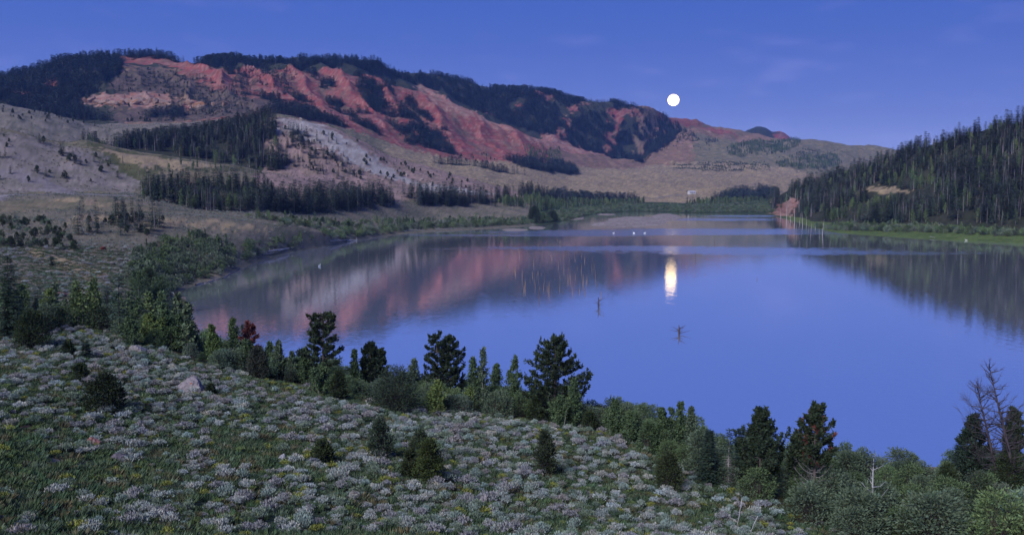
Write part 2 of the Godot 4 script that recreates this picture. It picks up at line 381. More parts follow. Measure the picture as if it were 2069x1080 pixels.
func lay_soils() -> void:
	var px_of := PackedFloat32Array()
	for c in cols: px_of.append(MIDDLE.x + tan(clampf(turns[c], -1.3, 1.3)) * FOCAL)
	var n := {}
	for k in LINES.size(): n[LINES[k][0]] = k
	for c in cols:
		var px := px_of[c]
		for v in rows:
			var i := c * rows + v
			if soil[i] == 18: continue
			var k := seg_of[v]
			var id := 0
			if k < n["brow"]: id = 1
			elif k < n["near_shore"]: id = 3
			elif k < n["far_shore"]: id = (19 if high[i] > 1.5 else 3) if high[i] > 0.1 else 12
			elif k < n["toe"]:
				id = 19 if px < 1080.0 else 9
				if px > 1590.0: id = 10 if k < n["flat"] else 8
			elif k < n["draw"]:
				id = 6 if px > 520.0 else 0
				if px > 1090.0: id = 2
				if px > 1560.0: id = 8
			elif k < n["pale_crest"]:
				id = 8 if px < 540.0 else 6
				if px > 1080.0: id = 2
			elif k < n["mountain_toe"]:
				id = 16 if px < 450.0 else 0
				if px > 780.0: id = 2
			elif k < n["gap"]:
				id = 13
				if px < 250.0: id = 8
				if px > 380.0 and px < 1110.0 and k >= n["face"] - 1: id = 7
				if px > 1400.0: id = 0
			elif k < n["behind"]:
				id = 8 if px < 1280.0 else 13
				if px > 1560.0: id = 0
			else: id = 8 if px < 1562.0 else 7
			soil[i] = id
	patch(soil, 4, "toe", [[-150, 235], [0, 264], [130, 293], [190, 306], [250, 345], [300, 374], [270, 389], [100, 386], [-150, 386]])
	patch(soil, 14, "bench", [[-60, 318], [10, 336], [60, 352], [105, 370], [142, 384], [150, 391], [110, 391], [60, 374], [20, 358], [-60, 345]])
	patch(soil, 2, "bench", [[330, 440], [480, 450], [560, 458], [640, 470], [690, 482], [640, 488], [560, 482], [500, 470], [420, 468], [340, 462]])
	patch(soil, 3, "toe", [[165, 287], [330, 316], [480, 337], [545, 350], [420, 345], [330, 340], [290, 372], [230, 335]])
	patch(soil, 2, "toe", [[200, 297], [330, 318], [470, 337], [400, 338], [300, 340], [240, 320]])
	patch(soil, 5, "draw", [[558, 237], [600, 241], [650, 252], [700, 278], [760, 320], [830, 360], [900, 378], [1000, 391], [880, 382], [800, 364], [740, 342], [690, 312], [640, 285], [575, 268]])
	patch(soil, 5, "toe", [[840, 366], [930, 380], [1040, 393], [960, 394], [860, 386]])
	patch(soil, 11, "mountain_toe", [[165, 196], [200, 190], [240, 192], [300, 182], [340, 192], [348, 212], [270, 216], [210, 210], [168, 208]])
	patch(soil, 11, "mountain_toe", [[375, 196], [450, 200], [480, 214], [400, 214]])
	patch(soil, 17, "mountain_toe", [[215, 170], [250, 148], [310, 135], [360, 150], [380, 190], [330, 186], [240, 190]])
	patch(soil, 17, "mountain_toe", [[225, 216], [360, 218], [520, 206], [560, 222], [480, 236], [380, 244], [240, 246]])
	patch(soil, 17, "mountain_toe", [[330, 150], [420, 150], [500, 190], [560, 205], [540, 225], [470, 220], [380, 200]])
	patch(soil, 7, "mountain_toe", [[240, 112], [335, 113], [420, 140], [480, 165], [560, 200], [520, 200], [440, 180], [380, 155], [330, 130], [250, 127]])
	patch(soil, 7, "mountain_toe", [[30, 185], [58, 175], [60, 192], [35, 198]])
	patch(soil, 7, "mountain_toe", [[98, 160], [125, 150], [128, 168], [100, 180]])
	patch(soil, 15, "mountain_toe", [[838, 170], [900, 195], [960, 225], [1040, 262], [1000, 262], [930, 235], [870, 205]])
	patch(soil, 15, "mountain_toe", [[1060, 275], [1100, 268], [1160, 290], [1240, 318], [1180, 312], [1110, 300]])
	patch(soil, 7, "red_crest", [[1085, 178], [1140, 193], [1120, 205], [1090, 200]])
	patch(soil, 7, "gap", [[1225, 222], [1250, 218], [1262, 238], [1235, 245]])
	patch(soil, 7, "gap", [[1285, 210], [1345, 228], [1420, 250], [1500, 272], [1440, 268], [1380, 250], [1330, 240]])
	patch(soil, 9, "far_shore", [[1035, 452], [1080, 432], [1150, 412], [1300, 409], [1560, 410], [1562, 431], [1400, 430], [1300, 427], [1180, 436], [1130, 446]])
	patch(soil, 10, "far_shore", [[1640, 462], [1700, 462], [1900, 474], [2150, 484], [2150, 500], [1900, 484], [1720, 472], [1660, 464]])
	patch(soil, 2, "toe", [[1733, 381], [1770, 377], [1850, 388], [1910, 400], [1900, 408], [1840, 400], [1770, 393]])
	patch(soil, 11, "far_shore", [[1563, 433], [1578, 412], [1606, 400], [1612, 412], [1600, 432], [1585, 438]])
	patch(soil, 14, "flat", [[-80, 408], [0, 394], [19, 394], [2, 404], [-60, 414]])
	patch(soil, 2, "deep", [[70, 500], [120, 516], [170, 540], [235, 552], [215, 562], [150, 552], [100, 530], [60, 512]])
	patch(soil, 2, "far_shore", [[140, 438], [330, 442], [450, 452], [560, 462], [500, 466], [330, 456], [160, 448]])
	patch(soil, 0, "bench", [[-60, 412], [0, 404], [120, 400], [260, 408], [330, 420], [300, 432], [120, 424], [0, 430]])
	patch(soil, 2, "bench", [[100, 404], [200, 406], [270, 412], [200, 416]])
	patch(soil, 13, "bottom", [[20, 840], [90, 860], [160, 885], [120, 895], [40, 870]])
	patch(soil, 4, "bottom", [[80, 925], [200, 935], [215, 948], [140, 950], [85, 940]])
	# covers: 1 dense conifers, 2 scattered conifers, 3 aspens, 4 willows, 5 dead standing timber among conifers, 6 marsh willows, 7 open conifers, 8 low dark shrubs
	patch(cover, 1, "mountain_toe", [[-200, 190], [0, 158], [120, 123], [240, 113], [246, 140], [225, 165], [150, 215], [230, 246], [130, 243], [60, 228], [0, 218], [-200, 240]])
	patch(cover, 2, "mountain_toe", [[225, 160], [300, 135], [420, 160], [520, 205], [480, 235], [380, 243], [230, 246], [160, 212]])
	patch(cover, 7, "mountain_toe", [[240, 190], [250, 160], [300, 145], [350, 150], [420, 160], [500, 195], [500, 225], [420, 235], [345, 222], [345, 190], [300, 180]])
	patch(cover, 1, "mountain_toe", [[290, 240], [330, 220], [370, 222], [370, 243]])
	patch(cover, 1, "upper_face", [[235, 120], [240, 112], [335, 112], [372, 131], [335, 119], [300, 116]])
	patch(cover, 1, "red_crest", [[395, 130], [430, 119], [520, 122], [660, 119], [760, 124], [820, 152], [850, 170], [800, 158], [740, 142], [690, 138], [600, 139], [520, 136], [470, 139]])
	patch(cover, 7, "face", [[490, 150], [540, 138], [600, 142], [560, 185], [540, 180]])
	patch(cover, 1, "face", [[722, 172], [790, 178], [800, 215], [838, 236], [900, 262], [925, 272], [905, 306], [860, 292], [810, 268], [770, 246], [745, 215]])
	patch(cover, 1, "mountain_toe", [[530, 222], [600, 215], [665, 240], [720, 262], [690, 266], [620, 246], [550, 236]])
	patch(cover, 1, "mountain_toe", [[815, 262], [870, 250], [905, 285], [915, 312], [860, 300], [830, 280]])
	patch(cover, 7, "face", [[540, 205], [580, 180], [600, 190], [580, 215]])
	patch(cover, 1, "gap", [[836, 152], [900, 157], [985, 180], [1100, 184], [1180, 203], [1275, 212], [1308, 228], [1285, 233], [1262, 225], [1238, 219], [1224, 230], [1258, 240], [1266, 252], [1232, 278], [1250, 292], [1300, 315], [1310, 326], [1285, 328], [1220, 312], [1150, 292], [1060, 262], [985, 232], [930, 208], [850, 172]])
	patch(cover, 0, "gap", [[1030, 212], [1052, 198], [1066, 204], [1048, 222], [1034, 226]])
	patch(cover, 0, "gap", [[1128, 214], [1150, 220], [1182, 232], [1165, 242], [1135, 238]])
	patch(cover, 7, "gap", [[1165, 218], [1215, 205], [1240, 216], [1222, 230], [1190, 228]])
	patch(cover, 1, "red_crest", [[1243, 283], [1305, 243], [1352, 238], [1352, 250], [1285, 292], [1262, 296]])
	patch(cover, 1, "face", [[1283, 328], [1298, 302], [1368, 250], [1380, 258], [1362, 282], [1330, 312], [1312, 330]])
	patch(cover, 7, "face", [[1385, 264], [1400, 268], [1410, 280], [1452, 285], [1440, 296], [1370, 292]])
	patch(cover, 2, "face", [[1330, 300], [1380, 290], [1460, 290], [1430, 310], [1350, 318]])
	patch(cover, 3, "meadow", [[1470, 300], [1540, 285], [1620, 282], [1615, 296], [1560, 312], [1480, 318]])
	patch(cover, 8, "meadow", [[1350, 335], [1440, 328], [1560, 330], [1555, 346], [1440, 346], [1370, 342]])
	patch(cover, 3, "meadow", [[1570, 330], [1610, 318], [1690, 312], [1700, 330], [1640, 342], [1580, 340]])
	patch(cover, 8, "meadow", [[1560, 322], [1640, 300], [1700, 304], [1620, 318]])
	patch(cover, 1, "meadow", [[880, 345], [905, 332], [1050, 350], [1060, 358], [960, 352]])
	patch(cover, 1, "hollow", [[1020, 322], [1060, 325], [1160, 340], [1172, 352], [1120, 352], [1050, 338]])
	patch(cover, 3, "meadow", [[1060, 295], [1130, 300], [1140, 330], [1080, 325]])
	patch(cover, 2, "meadow", [[920, 308], [1000, 312], [1010, 330], [930, 330]])
	patch(cover, 7, "mountain_toe", [[640, 262], [720, 268], [790, 300], [830, 302], [800, 312], [720, 290]])
	patch(cover, 5, "low_crest", [[168, 288], [300, 284], [430, 266], [500, 250], [558, 238], [556, 275], [590, 330], [560, 350], [470, 333], [330, 312], [250, 299]])
	patch(cover, 7, "low_crest", [[560, 262], [600, 262], [690, 320], [760, 350], [720, 368], [620, 352], [570, 320]])
	patch(cover, 2, "draw", [[640, 262], [720, 285], [860, 345], [1040, 386], [1000, 392], [850, 384], [720, 345], [650, 300]])
	patch(cover, 2, "toe", [[-150, 240], [0, 264], [140, 292], [260, 330], [270, 385], [-150, 384]])
	patch(cover, 2, "hollow", [[-100, 215], [60, 224], [200, 254], [180, 262], [0, 245]])
	patch(cover, 5, "low_crest", [[0, 262], [170, 286], [260, 300], [180, 296], [60, 280]])
	patch(cover, 5, "flat", [[285, 412], [296, 386], [360, 380], [470, 378], [540, 380], [600, 392], [590, 414], [480, 425], [420, 428], [330, 420]])
	patch(cover, 12, "toe", [[268, 352], [330, 336], [480, 340], [545, 352], [480, 358], [360, 360], [285, 376]])
	patch(cover, 3, "flat", [[420, 412], [520, 396], [640, 394], [700, 402], [640, 412], [540, 410], [470, 420]])
	patch(cover, 1, "flat", [[470, 428], [560, 410], [640, 398], [720, 396], [790, 404], [800, 420], [700, 428], [580, 432]])
	patch(cover, 1, "flat", [[808, 400], [850, 396], [960, 404], [1045, 402], [1045, 414], [960, 420], [850, 416]])
	patch(cover, 3, "flat", [[1000, 412], [1060, 404], [1140, 408], [1140, 420], [1060, 424]])
	patch(cover, 13, "far_shore", [[470, 440], [560, 444], [640, 448], [840, 444], [1060, 442], [1080, 448], [840, 458], [700, 474], [660, 470], [560, 456]])
	patch(cover, 4, "far_shore", [[640, 482], [700, 470], [840, 457], [980, 453], [1080, 449], [1130, 446], [1060, 454], [900, 462], [760, 474], [700, 482]])
	patch(cover, 1, "toe", [[1050, 392], [1100, 396], [1160, 400], [1280, 402], [1290, 408], [1150, 410], [1060, 402]])
	patch(cover, 3, "flat", [[1060, 424], [1130, 412], [1300, 410], [1310, 416], [1150, 424], [1080, 430]])
	patch(cover, 1, "toe", [[1440, 404], [1480, 394], [1570, 394], [1575, 408], [1480, 408]])
	patch(cover, 3, "flat", [[1390, 414], [1480, 408], [1570, 410], [1570, 418], [1440, 418]])
	patch(cover, 6, "far_shore", [[1040, 446], [1090, 434], [1160, 422], [1310, 414], [1400, 416], [1560, 414], [1565, 432], [1400, 430], [1300, 427], [1180, 438], [1130, 446]])
	patch(cover, 5, "flat", [[1562, 432], [1572, 412], [1600, 388], [1700, 358], [1800, 326], [1900, 293], [2069, 249], [2300, 218], [2300, 462], [2069, 462], [1900, 456], [1750, 451], [1650, 446], [1610, 440]])
	patch(cover, 3, "flat", [[1680, 446], [1700, 420], [1780, 402], [1850, 404], [1800, 430], [1760, 448]])
	patch(cover, 3, "toe", [[1790, 372], [1850, 352], [1900, 356], [1890, 385], [1850, 384]])
	patch(cover, 0, "flat", [[1730, 382], [1770, 375], [1850, 386], [1912, 400], [1900, 416], [1840, 414], [1760, 408]])
	patch(cover, 0, "far_shore", [[1563, 433], [1578, 412], [1606, 400], [1612, 412], [1600, 432], [1585, 438]])
	patch(cover, 4, "far_shore", [[1650, 459], [1700, 457], [1800, 460], [1900, 462], [2150, 470], [2150, 482], [2000, 476], [1850, 470], [1720, 466]])
	# conifers creep up the damp gullies of the red mountain
	for c in cols:
		var px := px_of[c]
		if px < 430.0 or px > 1010.0: continue
		for v in range(line_at["mountain_toe"] + 6, line_at["gap"]):
			var i := c * rows + v
			if cover[i] != 0: continue
			var q := rough_noise.get_noise_2d(dist[i] * sin(turns[c]) * 0.5, dist[i] * cos(turns[c]) * 0.5)
			var low: float = 1.0 - float(v - line_at["mountain_toe"]) / (line_at["gap"] - line_at["mountain_toe"])
			if spur[i] < -0.27 + q * 0.5 - 0.10 * (1.0 - low) and px < 800.0 + 240.0 * low: cover[i] = 7 if q < 0.12 else 1
	# bare red spines between the wooded gullies of the farther massif
	for c in cols:
		var px := px_of[c]
		if px < 985.0 or px > 1330.0: continue
		for v in range(line_at["gap"] + 4, line_at["skyline"] - 3):
			var i := c * rows + v
			var q := rough_noise.get_noise_2d(dist[i] * sin(turns[c]) * 0.6 + 30.0, dist[i] * cos(turns[c]) * 0.6)
			if spur[i] > 0.43 + q * 0.35:
				cover[i] = 0
				soil[i] = 13 if q > 0.0 else 7
	# slopes west of the lake
	patch(cover, 8, "far_shore", [[-100, 470], [0, 440], [60, 435], [125, 455], [150, 490], [170, 520], [100, 505], [0, 500], [-100, 510]])
	patch(cover, 7, "far_shore", [[145, 480], [160, 448], [250, 444], [330, 452], [310, 490], [260, 488], [200, 478]])
	patch(cover, 4, "deep", [[250, 560], [270, 520], [330, 495], [420, 480], [470, 510], [480, 540], [420, 562], [350, 590], [330, 640], [290, 600]])
	patch(cover, 4, "far_shore", [[480, 506], [560, 492], [640, 486], [600, 503], [530, 520], [490, 535]])

const KEEP := 0
func colour_at(x: float, z: float, c: int, v: int) -> Color:
	# ragged edges between soils: look a little to the side
	var j := broad_noise.get_noise_2d(x * 3.0, z * 3.0)
	var q := rough_noise.get_noise_2d(x * 2.0 + 77.0, z * 2.0)
	var cc := clampi(c + roundi(j * 5.0 + q * 3.0), 0, cols - 1)
	var vv := clampi(v + roundi(q * 3.0), 0, rows - 1)
	if seg_of[vv] != seg_of[v] and (seg_of[v] < 9): vv = v
	var s: Array = SOILS[soil[cc * rows + vv]]
	var t := clampf(s[2] + rough_noise.get_noise_2d(x * 1.6, z * 1.6) * 1.1 + fine_noise.get_noise_2d(x, z) * 0.7 - 0.05, 0.0, 1.0)
	var col: Color = (s[0] as Color).lerp(s[1], t)
	var id := soil[cc * rows + vv]
	if id == 7 or id == 13 or id == 15:
		# bands of paler and darker beds, and grass creeping up the gullies
		var bed := fine_noise.get_noise_2d(x * 0.05 + 300.0, high[c * rows + v] * 5.0)
		var k := spur[c * rows + v]
		if bed > 0.12: col = col.lerp(Color(0.44, 0.26, 0.21), clampf((bed - 0.12) * 3.0, 0.0, 0.6))
		var green := clampf(-k * 1.8 - 0.15 + rough_noise.get_noise_2d(x, z) * 0.8, 0.0, 0.8)
		col = col.lerp(Color(0.17, 0.14, 0.095), green)
	var g := 1.16 + fine_noise.get_noise_2d(x * 3.0 + 50.0, z * 3.0) * 0.4
	return Color(col.r * g, col.g * g, col.b * g)

func build_ground(m: Material) -> void:
	var v := PackedVector3Array(); v.resize(cols * rows)
	var nn := PackedVector3Array(); nn.resize(cols * rows)
	var cc := PackedColorArray(); cc.resize(cols * rows)
	for c in cols:
		var sx := sin(turns[c])
		var sz := -cos(turns[c])
		for r in rows:
			var i := c * rows + r
			var d := dist[i]
			v[i] = Vector3(d * sx, high[i], d * sz)
			cc[i] = colour_at(d * sx, d * sz, c, r)
	for c in cols:
		for r in rows:
			var a := v[mini(c + 1, cols - 1) * rows + r] - v[maxi(c - 1, 0) * rows + r]
			var b := v[c * rows + mini(r + 1, rows - 1)] - v[c * rows + maxi(r - 1, 0)]
			var k := a.cross(b)
			nn[c * rows + r] = (k if k.y > 0.0 else -k).normalized()
	var idx := PackedInt32Array()
	idx.resize((cols - 1) * (rows - 1) * 6)
	var at := 0
	for c in cols - 1:
		for r in rows - 1:
			var i := c * rows + r
			idx[at] = i; idx[at + 1] = i + 1; idx[at + 2] = i + rows + 1
			idx[at + 3] = i; idx[at + 4] = i + rows + 1; idx[at + 5] = i + rows
			at += 6
	var a := []
	a.resize(Mesh.ARRAY_MAX)
	a[Mesh.ARRAY_VERTEX] = v
	a[Mesh.ARRAY_NORMAL] = nn
	a[Mesh.ARRAY_COLOR] = cc
	a[Mesh.ARRAY_INDEX] = idx
	var mesh := ArrayMesh.new()
	mesh.add_surface_from_arrays(Mesh.PRIMITIVE_TRIANGLES, a)
	var o := solo("terrain", mesh, m)
	tag(o, "sage slopes, red hills and meadows around the lake", "terrain", "", "structure")

func water(rough: float, bend: float, ripples: Texture2D) -> StandardMaterial3D:
	var m := StandardMaterial3D.new()
	m.albedo_color = WATER.linear_to_srgb()
	m.metallic = 0.895
	m.roughness = rough
	m.normal_enabled = true
	m.normal_texture = ripples
	m.normal_scale = bend
	return m

const WATER := Color(0.88, 0.92, 0.96)

func build_lake() -> void:
	# calm water, mirror-like and faintly rippled, crossed by long patches that a breath of wind has ruffled
	var n := FastNoiseLite.new()
	n.seed = 5; n.frequency = 0.035; n.fractal_octaves = 3
	var ripples := NoiseTexture2D.new()
	ripples.width = 512; ripples.height = 512; ripples.seamless = true; ripples.as_normal_map = true; ripples.bump_strength = 8.0
	ripples.noise = n
	var w := FastNoiseLite.new()
	w.seed = 11; w.frequency = 0.012; w.fractal_octaves = 4
	# patches of ruffled water: [photograph x, y, half length across, half depth along the view in metres, strength]
	var breaths := []
	for b in [[1300, 470, 150, 26, 1.1], [1470, 466, 120, 34, 1.1], [1440, 442, 62, 44, 1.2], [1520, 436, 50, 26, 1.1], [1090, 474, 80, 15, 1.0], [1290, 503, 95, 22, 1.0], [1480, 506, 120, 26, 1.0], [1640, 506, 60, 11, 0.8], [1640, 472, 40, 12, 0.9]]:
		var p := on_water(b[0], b[1])
		breaths.append([p.x, p.z, b[2], b[3], b[4]])
	var step := 3.0
	var x0 := -330.0
	var z0 := -1260.0
	var nx := 350
	var nz := 396
	var sets := [[], [], []]
	for k in 3: sets[k] = [PackedVector3Array(), PackedVector2Array(), PackedVector3Array()]
	for i in nx:
		for j in nz:
			var x := x0 + step * i
			var z := z0 + step * j
			var best := 0.0
			for b in breaths:
				var ex: float = (x - b[0]) / b[2]
				var ez: float = (z - b[1]) / b[3]
				var e := ex * ex + ez * ez
				if e < 1.9: best = maxf(best, (1.4 - e) * b[4])
			if best > 0.0: best += 1.5 * w.get_noise_2d(x * 0.45, z * 1.1) + 0.5 * rng.randf_range(-1, 1)
			var s: Array = sets[2 if best > 0.75 else 1 if best > 0.4 else 0]
			for q in [[0, 0], [1, 0], [1, 1], [0, 0], [1, 1], [0, 1]]:
				var p := Vector3(x + step * q[0], 0, z + step * q[1])
				s[0].append(p)
				s[1].append(Vector2(p.x, p.z) / Vector2(52.0, 23.0))
				s[2].append(Vector3.UP)
	var mesh := ArrayMesh.new()
	var looks := [water(0.012, RIPPLE, ripples), water(0.09, RIPPLE * 2.0, ripples), water(0.16, RIPPLE * 3.0, ripples)]
	for k in 3:
		var a := []
		a.resize(Mesh.ARRAY_MAX)
		a[Mesh.ARRAY_VERTEX] = sets[k][0]
		a[Mesh.ARRAY_NORMAL] = sets[k][2]
		a[Mesh.ARRAY_TEX_UV] = sets[k][1]
		mesh.add_surface_from_arrays(Mesh.PRIMITIVE_TRIANGLES, a)
		mesh.surface_set_material(k, looks[k])
	var o := MeshInstance3D.new()
	o.name = "lake"
	o.mesh = mesh
	add_child(o)
	tag(o, "still blue lake mirroring the hills and the moon", "lake", "", "structure")
const RIPPLE := 0.017

# ---------------------------------------------------------------- plants: each builder gives [trunk, crown] of real size
func ball_point() -> Vector3:
	var z := rng.randf_range(-1.0, 1.0)
	var t := rng.randf() * TAU
	var s := sqrt(1.0 - z * z)
	return Vector3(s * cos(t), z, s * sin(t))

func vary(c: Color, by: float) -> Color:
	var k := 1.0 + rng.randf_range(-by, by)
	var w := rng.randf_range(-by, by) * 0.35
	return Color(c.r * (k + w), c.g * k, c.b * (k - w))

const BARK := Color(0.085, 0.07, 0.06)
const GREY_WOOD := Color(0.27, 0.24, 0.235)
const SPRUCE := Color(0.030, 0.046, 0.029)
const PINE := Color(0.036, 0.050, 0.026)
const ASPEN := Color(0.070, 0.105, 0.048)
const LIME := Color(0.125, 0.165, 0.05)
const WILLOW := Color(0.088, 0.118, 0.072)
const JUNIPER := Color(0.036, 0.050, 0.022)
const SAGE := Color(0.275, 0.30, 0.27)
const RUST := Color(0.15, 0.05, 0.042)

# a spruce or fir: drooping whorls of needled branches, narrow at the top
func spruce(h: float, w: float, whorls: int, around: int, step: float, col: Color, from := 0.06, bare := 0.0, blunt := 0.8) -> Array:
	var trunk := Shape.new()
	var crown := Shape.new()
	var lean := Vector3(rng.randf_range(-0.02, 0.02), 1.0, rng.randf_range(-0.02, 0.02))
	trunk.limb(Vector3(0, -0.3, 0), lean * h * 0.97, h * 0.014 + 0.03, 0.01, 6, BARK if bare < 0.2 else GREY_WOOD)
	for i in whorls:
		var f := from + (1.0 - from) * (i + rng.randf() * 0.7) / whorls
		var reach := w * 0.5 * pow(1.0 - f, blunt) * rng.randf_range(0.75, 1.15) + 0.04 * h * (1.0 - f)
		if f > 0.93: reach = maxf(reach, 0.025 * h)
		var a0 := rng.randf() * TAU
		for k in around:
			var a := a0 + TAU * (k + rng.randf_range(-0.3, 0.3)) / around
			var out := Vector3(cos(a), 0, sin(a))
			var long := reach * rng.randf_range(0.65, 1.2)
			var p := lean * (f * h)
			var dir := (out + Vector3.UP * rng.randf_range(-0.45, 0.0) * (1.0 - f * 1.2)).normalized()
			if f < bare or rng.randf() < 0.04:
				trunk.limb(p, p + dir * long * 0.8, 0.022, 0.006, 3, GREY_WOOD)
				continue
			var n := maxi(1, int(long / step))
			for j in n:
				var t := (j + 0.4) / n
				var q := p + dir * long * t + Vector3.UP * 0.05 * long * t * t
				var c := vary(col, 0.35)
				for side in [-1.0, 1.0]:
					var sd: Vector3 = (dir * 0.75 + out.cross(Vector3.UP) * side * rng.randf_range(0.5, 1.0) + Vector3.UP * rng.randf_range(-0.35, 0.12)).normalized()
					var sl := step * rng.randf_range(1.0, 1.7) * (1.15 - 0.45 * t)
					crown.blade(q, sd, sl, sl * 0.5, Vector3(rng.randf_range(-0.4, 0.4), 1, rng.randf_range(-0.4, 0.4)), c)
			crown.blade(p + dir * long * 0.9, (dir + Vector3.UP * 0.15).normalized(), step * 1.3, step * 0.5, Vector3.UP, vary(col, 0.35))
	crown.blade(lean * h * 0.93, Vector3.UP, h * 0.07, h * 0.02, Vector3(0, 0, 1), col)
	crown.blade(lean * h * 0.93, Vector3.UP, h * 0.07, h * 0.02, Vector3(1, 0, 0), col)
	return [trunk, crown]

# a tuft of needles round the end of a twig
func tuft(s: Shape, p: Vector3, dir: Vector3, size: float, col: Color, n := 9) -> void:
	for i in n:
		var d := (dir * rng.randf_range(0.5, 1.1) + ball_point() * 0.75).normalized()
		s.blade(p + dir * size * rng.randf_range(-0.5, 0.4), d, size * rng.randf_range(0.5, 0.9), size * 0.3, ball_point(), vary(col, 0.3))

# a pine: bare trunk showing between limbs that turn up at their ends and carry tufts of needles.
# outline: [share of height, half width as share of the widest], from the lowest limb up
func pine(h: float, w: float, limbs: int, outline: Array, upturn: float, col: Color, thick := 1.0, dead := 0.0, rusty := 0.0) -> Array:
	var trunk := Shape.new()
	var crown := Shape.new()
	var bend := Vector3(rng.randf_range(-0.05, 0.05), 0, rng.randf_range(-0.05, 0.05)) * h
	var spine := func(f: float) -> Vector3: return Vector3(bend.x * sin(f * 2.6), f * h, bend.z * sin(f * 2.2))
	for i in 6:
		trunk.limb(spine.call(i / 6.0) - (Vector3(0, 0.3, 0) if i == 0 else Vector3.ZERO), spine.call((i + 1) / 6.0), (h * 0.017 + 0.03) * (1.0 - i / 6.5), (h * 0.017 + 0.03) * (1.0 - (i + 1) / 6.5), 7, Color(0.13, 0.105, 0.095))
	var xs := PackedFloat32Array()
	var ys := PackedFloat32Array()
	for o in outline: xs.append(o[0]); ys.append(o[1])
	var low := xs[0]
	for i in limbs:
		var f := low + (1.0 - low) * (i + rng.randf()) / limbs
		var reach := w * 0.5 * pchip(xs, ys, f) * rng.randf_range(0.7, 1.12)
		var a := i * 2.4 + rng.randf_range(-0.4, 0.4)
		var out := Vector3(cos(a), 0, sin(a))
		var p: Vector3 = spine.call(f * 0.985)
		var bare := f < dead
		var rise := upturn * rng.randf_range(0.6, 1.3)
		var prev := p
		var segs := 4
		for s in segs:
			var t := (s + 1.0) / segs
			var q := p + out * reach * t + Vector3.UP * reach * (rise * t * t - 0.12 * t) + ball_point() * reach * 0.04
			trunk.limb(prev, q, 0.012 * h * 0.35 * (1.0 - t * 0.7) + 0.008, 0.012 * h * 0.35 * (1.0 - t) + 0.006, 3, Color(0.12, 0.10, 0.09) if not bare else GREY_WOOD)
			if t > 0.3:
				var many := maxi(1, roundi((2.0 + reach * 1.1) * thick))
				for m in many:
					var side := (out.cross(Vector3.UP) * rng.randf_range(-1, 1) + out * rng.randf_range(0.0, 0.8) + Vector3.UP * rng.randf_range(0.1, 0.9)).normalized()
					var tip := prev.lerp(q, rng.randf()) + side * rng.randf_range(0.1, 0.5) * (0.35 + 0.22 * reach)
					if bare:
						trunk.limb(prev.lerp(q, 0.6), tip + side * 0.15, 0.009, 0.004, 3, GREY_WOOD)
					else:
						var c := col if rng.randf() > rusty else RUST
						tuft(crown, tip, (side * 0.6 + Vector3.UP * (0.4 + upturn)).normalized(), 0.42 * rng.randf_range(0.75, 1.2), c, 11)
			prev = q
		if not bare: tuft(crown, prev, (out * 0.5 + Vector3.UP * (0.3 + upturn)).normalized(), 0.46, col, 13)
	for i in 5: tuft(crown, spine.call(1.0 - 0.025 * i), Vector3.UP, 0.36, col)
	return [trunk, crown]

# an aspen or young poplar: pale stem, steeply rising branches, a feathery pointed crown of small leaves
func aspen(h: float, w: float, branches: int, leaves: int, leaf: float, col: Color, taper := 0.85) -> Array:
	var trunk := Shape.new()
	var crown := Shape.new()
	var stems := 1 + int(w / h * 3.2)
	var base := []
	var tops := []
	for s in stems:
		var b := Vector3(rng.randf_range(-1, 1), 0, rng.randf_range(-1, 1)) * w * (0.04 if s == 0 else 0.17)
		var t := b * 1.7 + Vector3(rng.randf_range(-0.03, 0.03) * h, h * (0.97 if s == 0 else rng.randf_range(0.62, 0.9)), rng.randf_range(-0.03, 0.03) * h)
		trunk.limb(b - Vector3(0, 0.3, 0), t, 0.009 * h + 0.012, 0.01, 5, Color(0.24, 0.235, 0.20))
		base.append(b); tops.append(t)
	for i in branches:
		var s := 0 if rng.randf() < 0.5 else rng.randi() % stems
		var f := pow(rng.randf(), 0.9) * 0.97
		var a := rng.randf() * TAU
		var out := Vector3(cos(a), 0, sin(a))
		var p: Vector3 = (base[s] as Vector3).lerp(tops[s], f)
		var reach := w * (0.5 if stems == 1 else 0.36) * pow(1.0 - f, taper) * (0.55 + 0.45 * smoothstep(0.0, 0.25, f)) * rng.randf_range(0.5, 1.15) + 0.02 * h
		var rise := reach * rng.randf_range(0.9, 1.7)
		var e := p + out * reach + Vector3.UP * rise
		if e.y > h * 1.02: e.y = h * rng.randf_range(0.95, 1.02)
		if i % 4 == 0: trunk.limb(p, e, 0.014, 0.005, 3, Color(0.20, 0.19, 0.165))
		var tone := vary(col, 0.18)
		for k in leaves:
			var t := rng.randf_range(0.15, 1.05)
			var q := p.lerp(e, t) + ball_point() * (0.06 * reach + leaf * 0.9) * rng.randf()
			if q.y < 0.02 * h: continue
			var d := (ball_point() + Vector3.UP * 0.35 + out * 0.3).normalized()
			crown.blade(q, d, leaf * rng.randf_range(0.8, 1.3), leaf * 0.75, ball_point(), vary(tone, 0.25))
	return [trunk, crown]

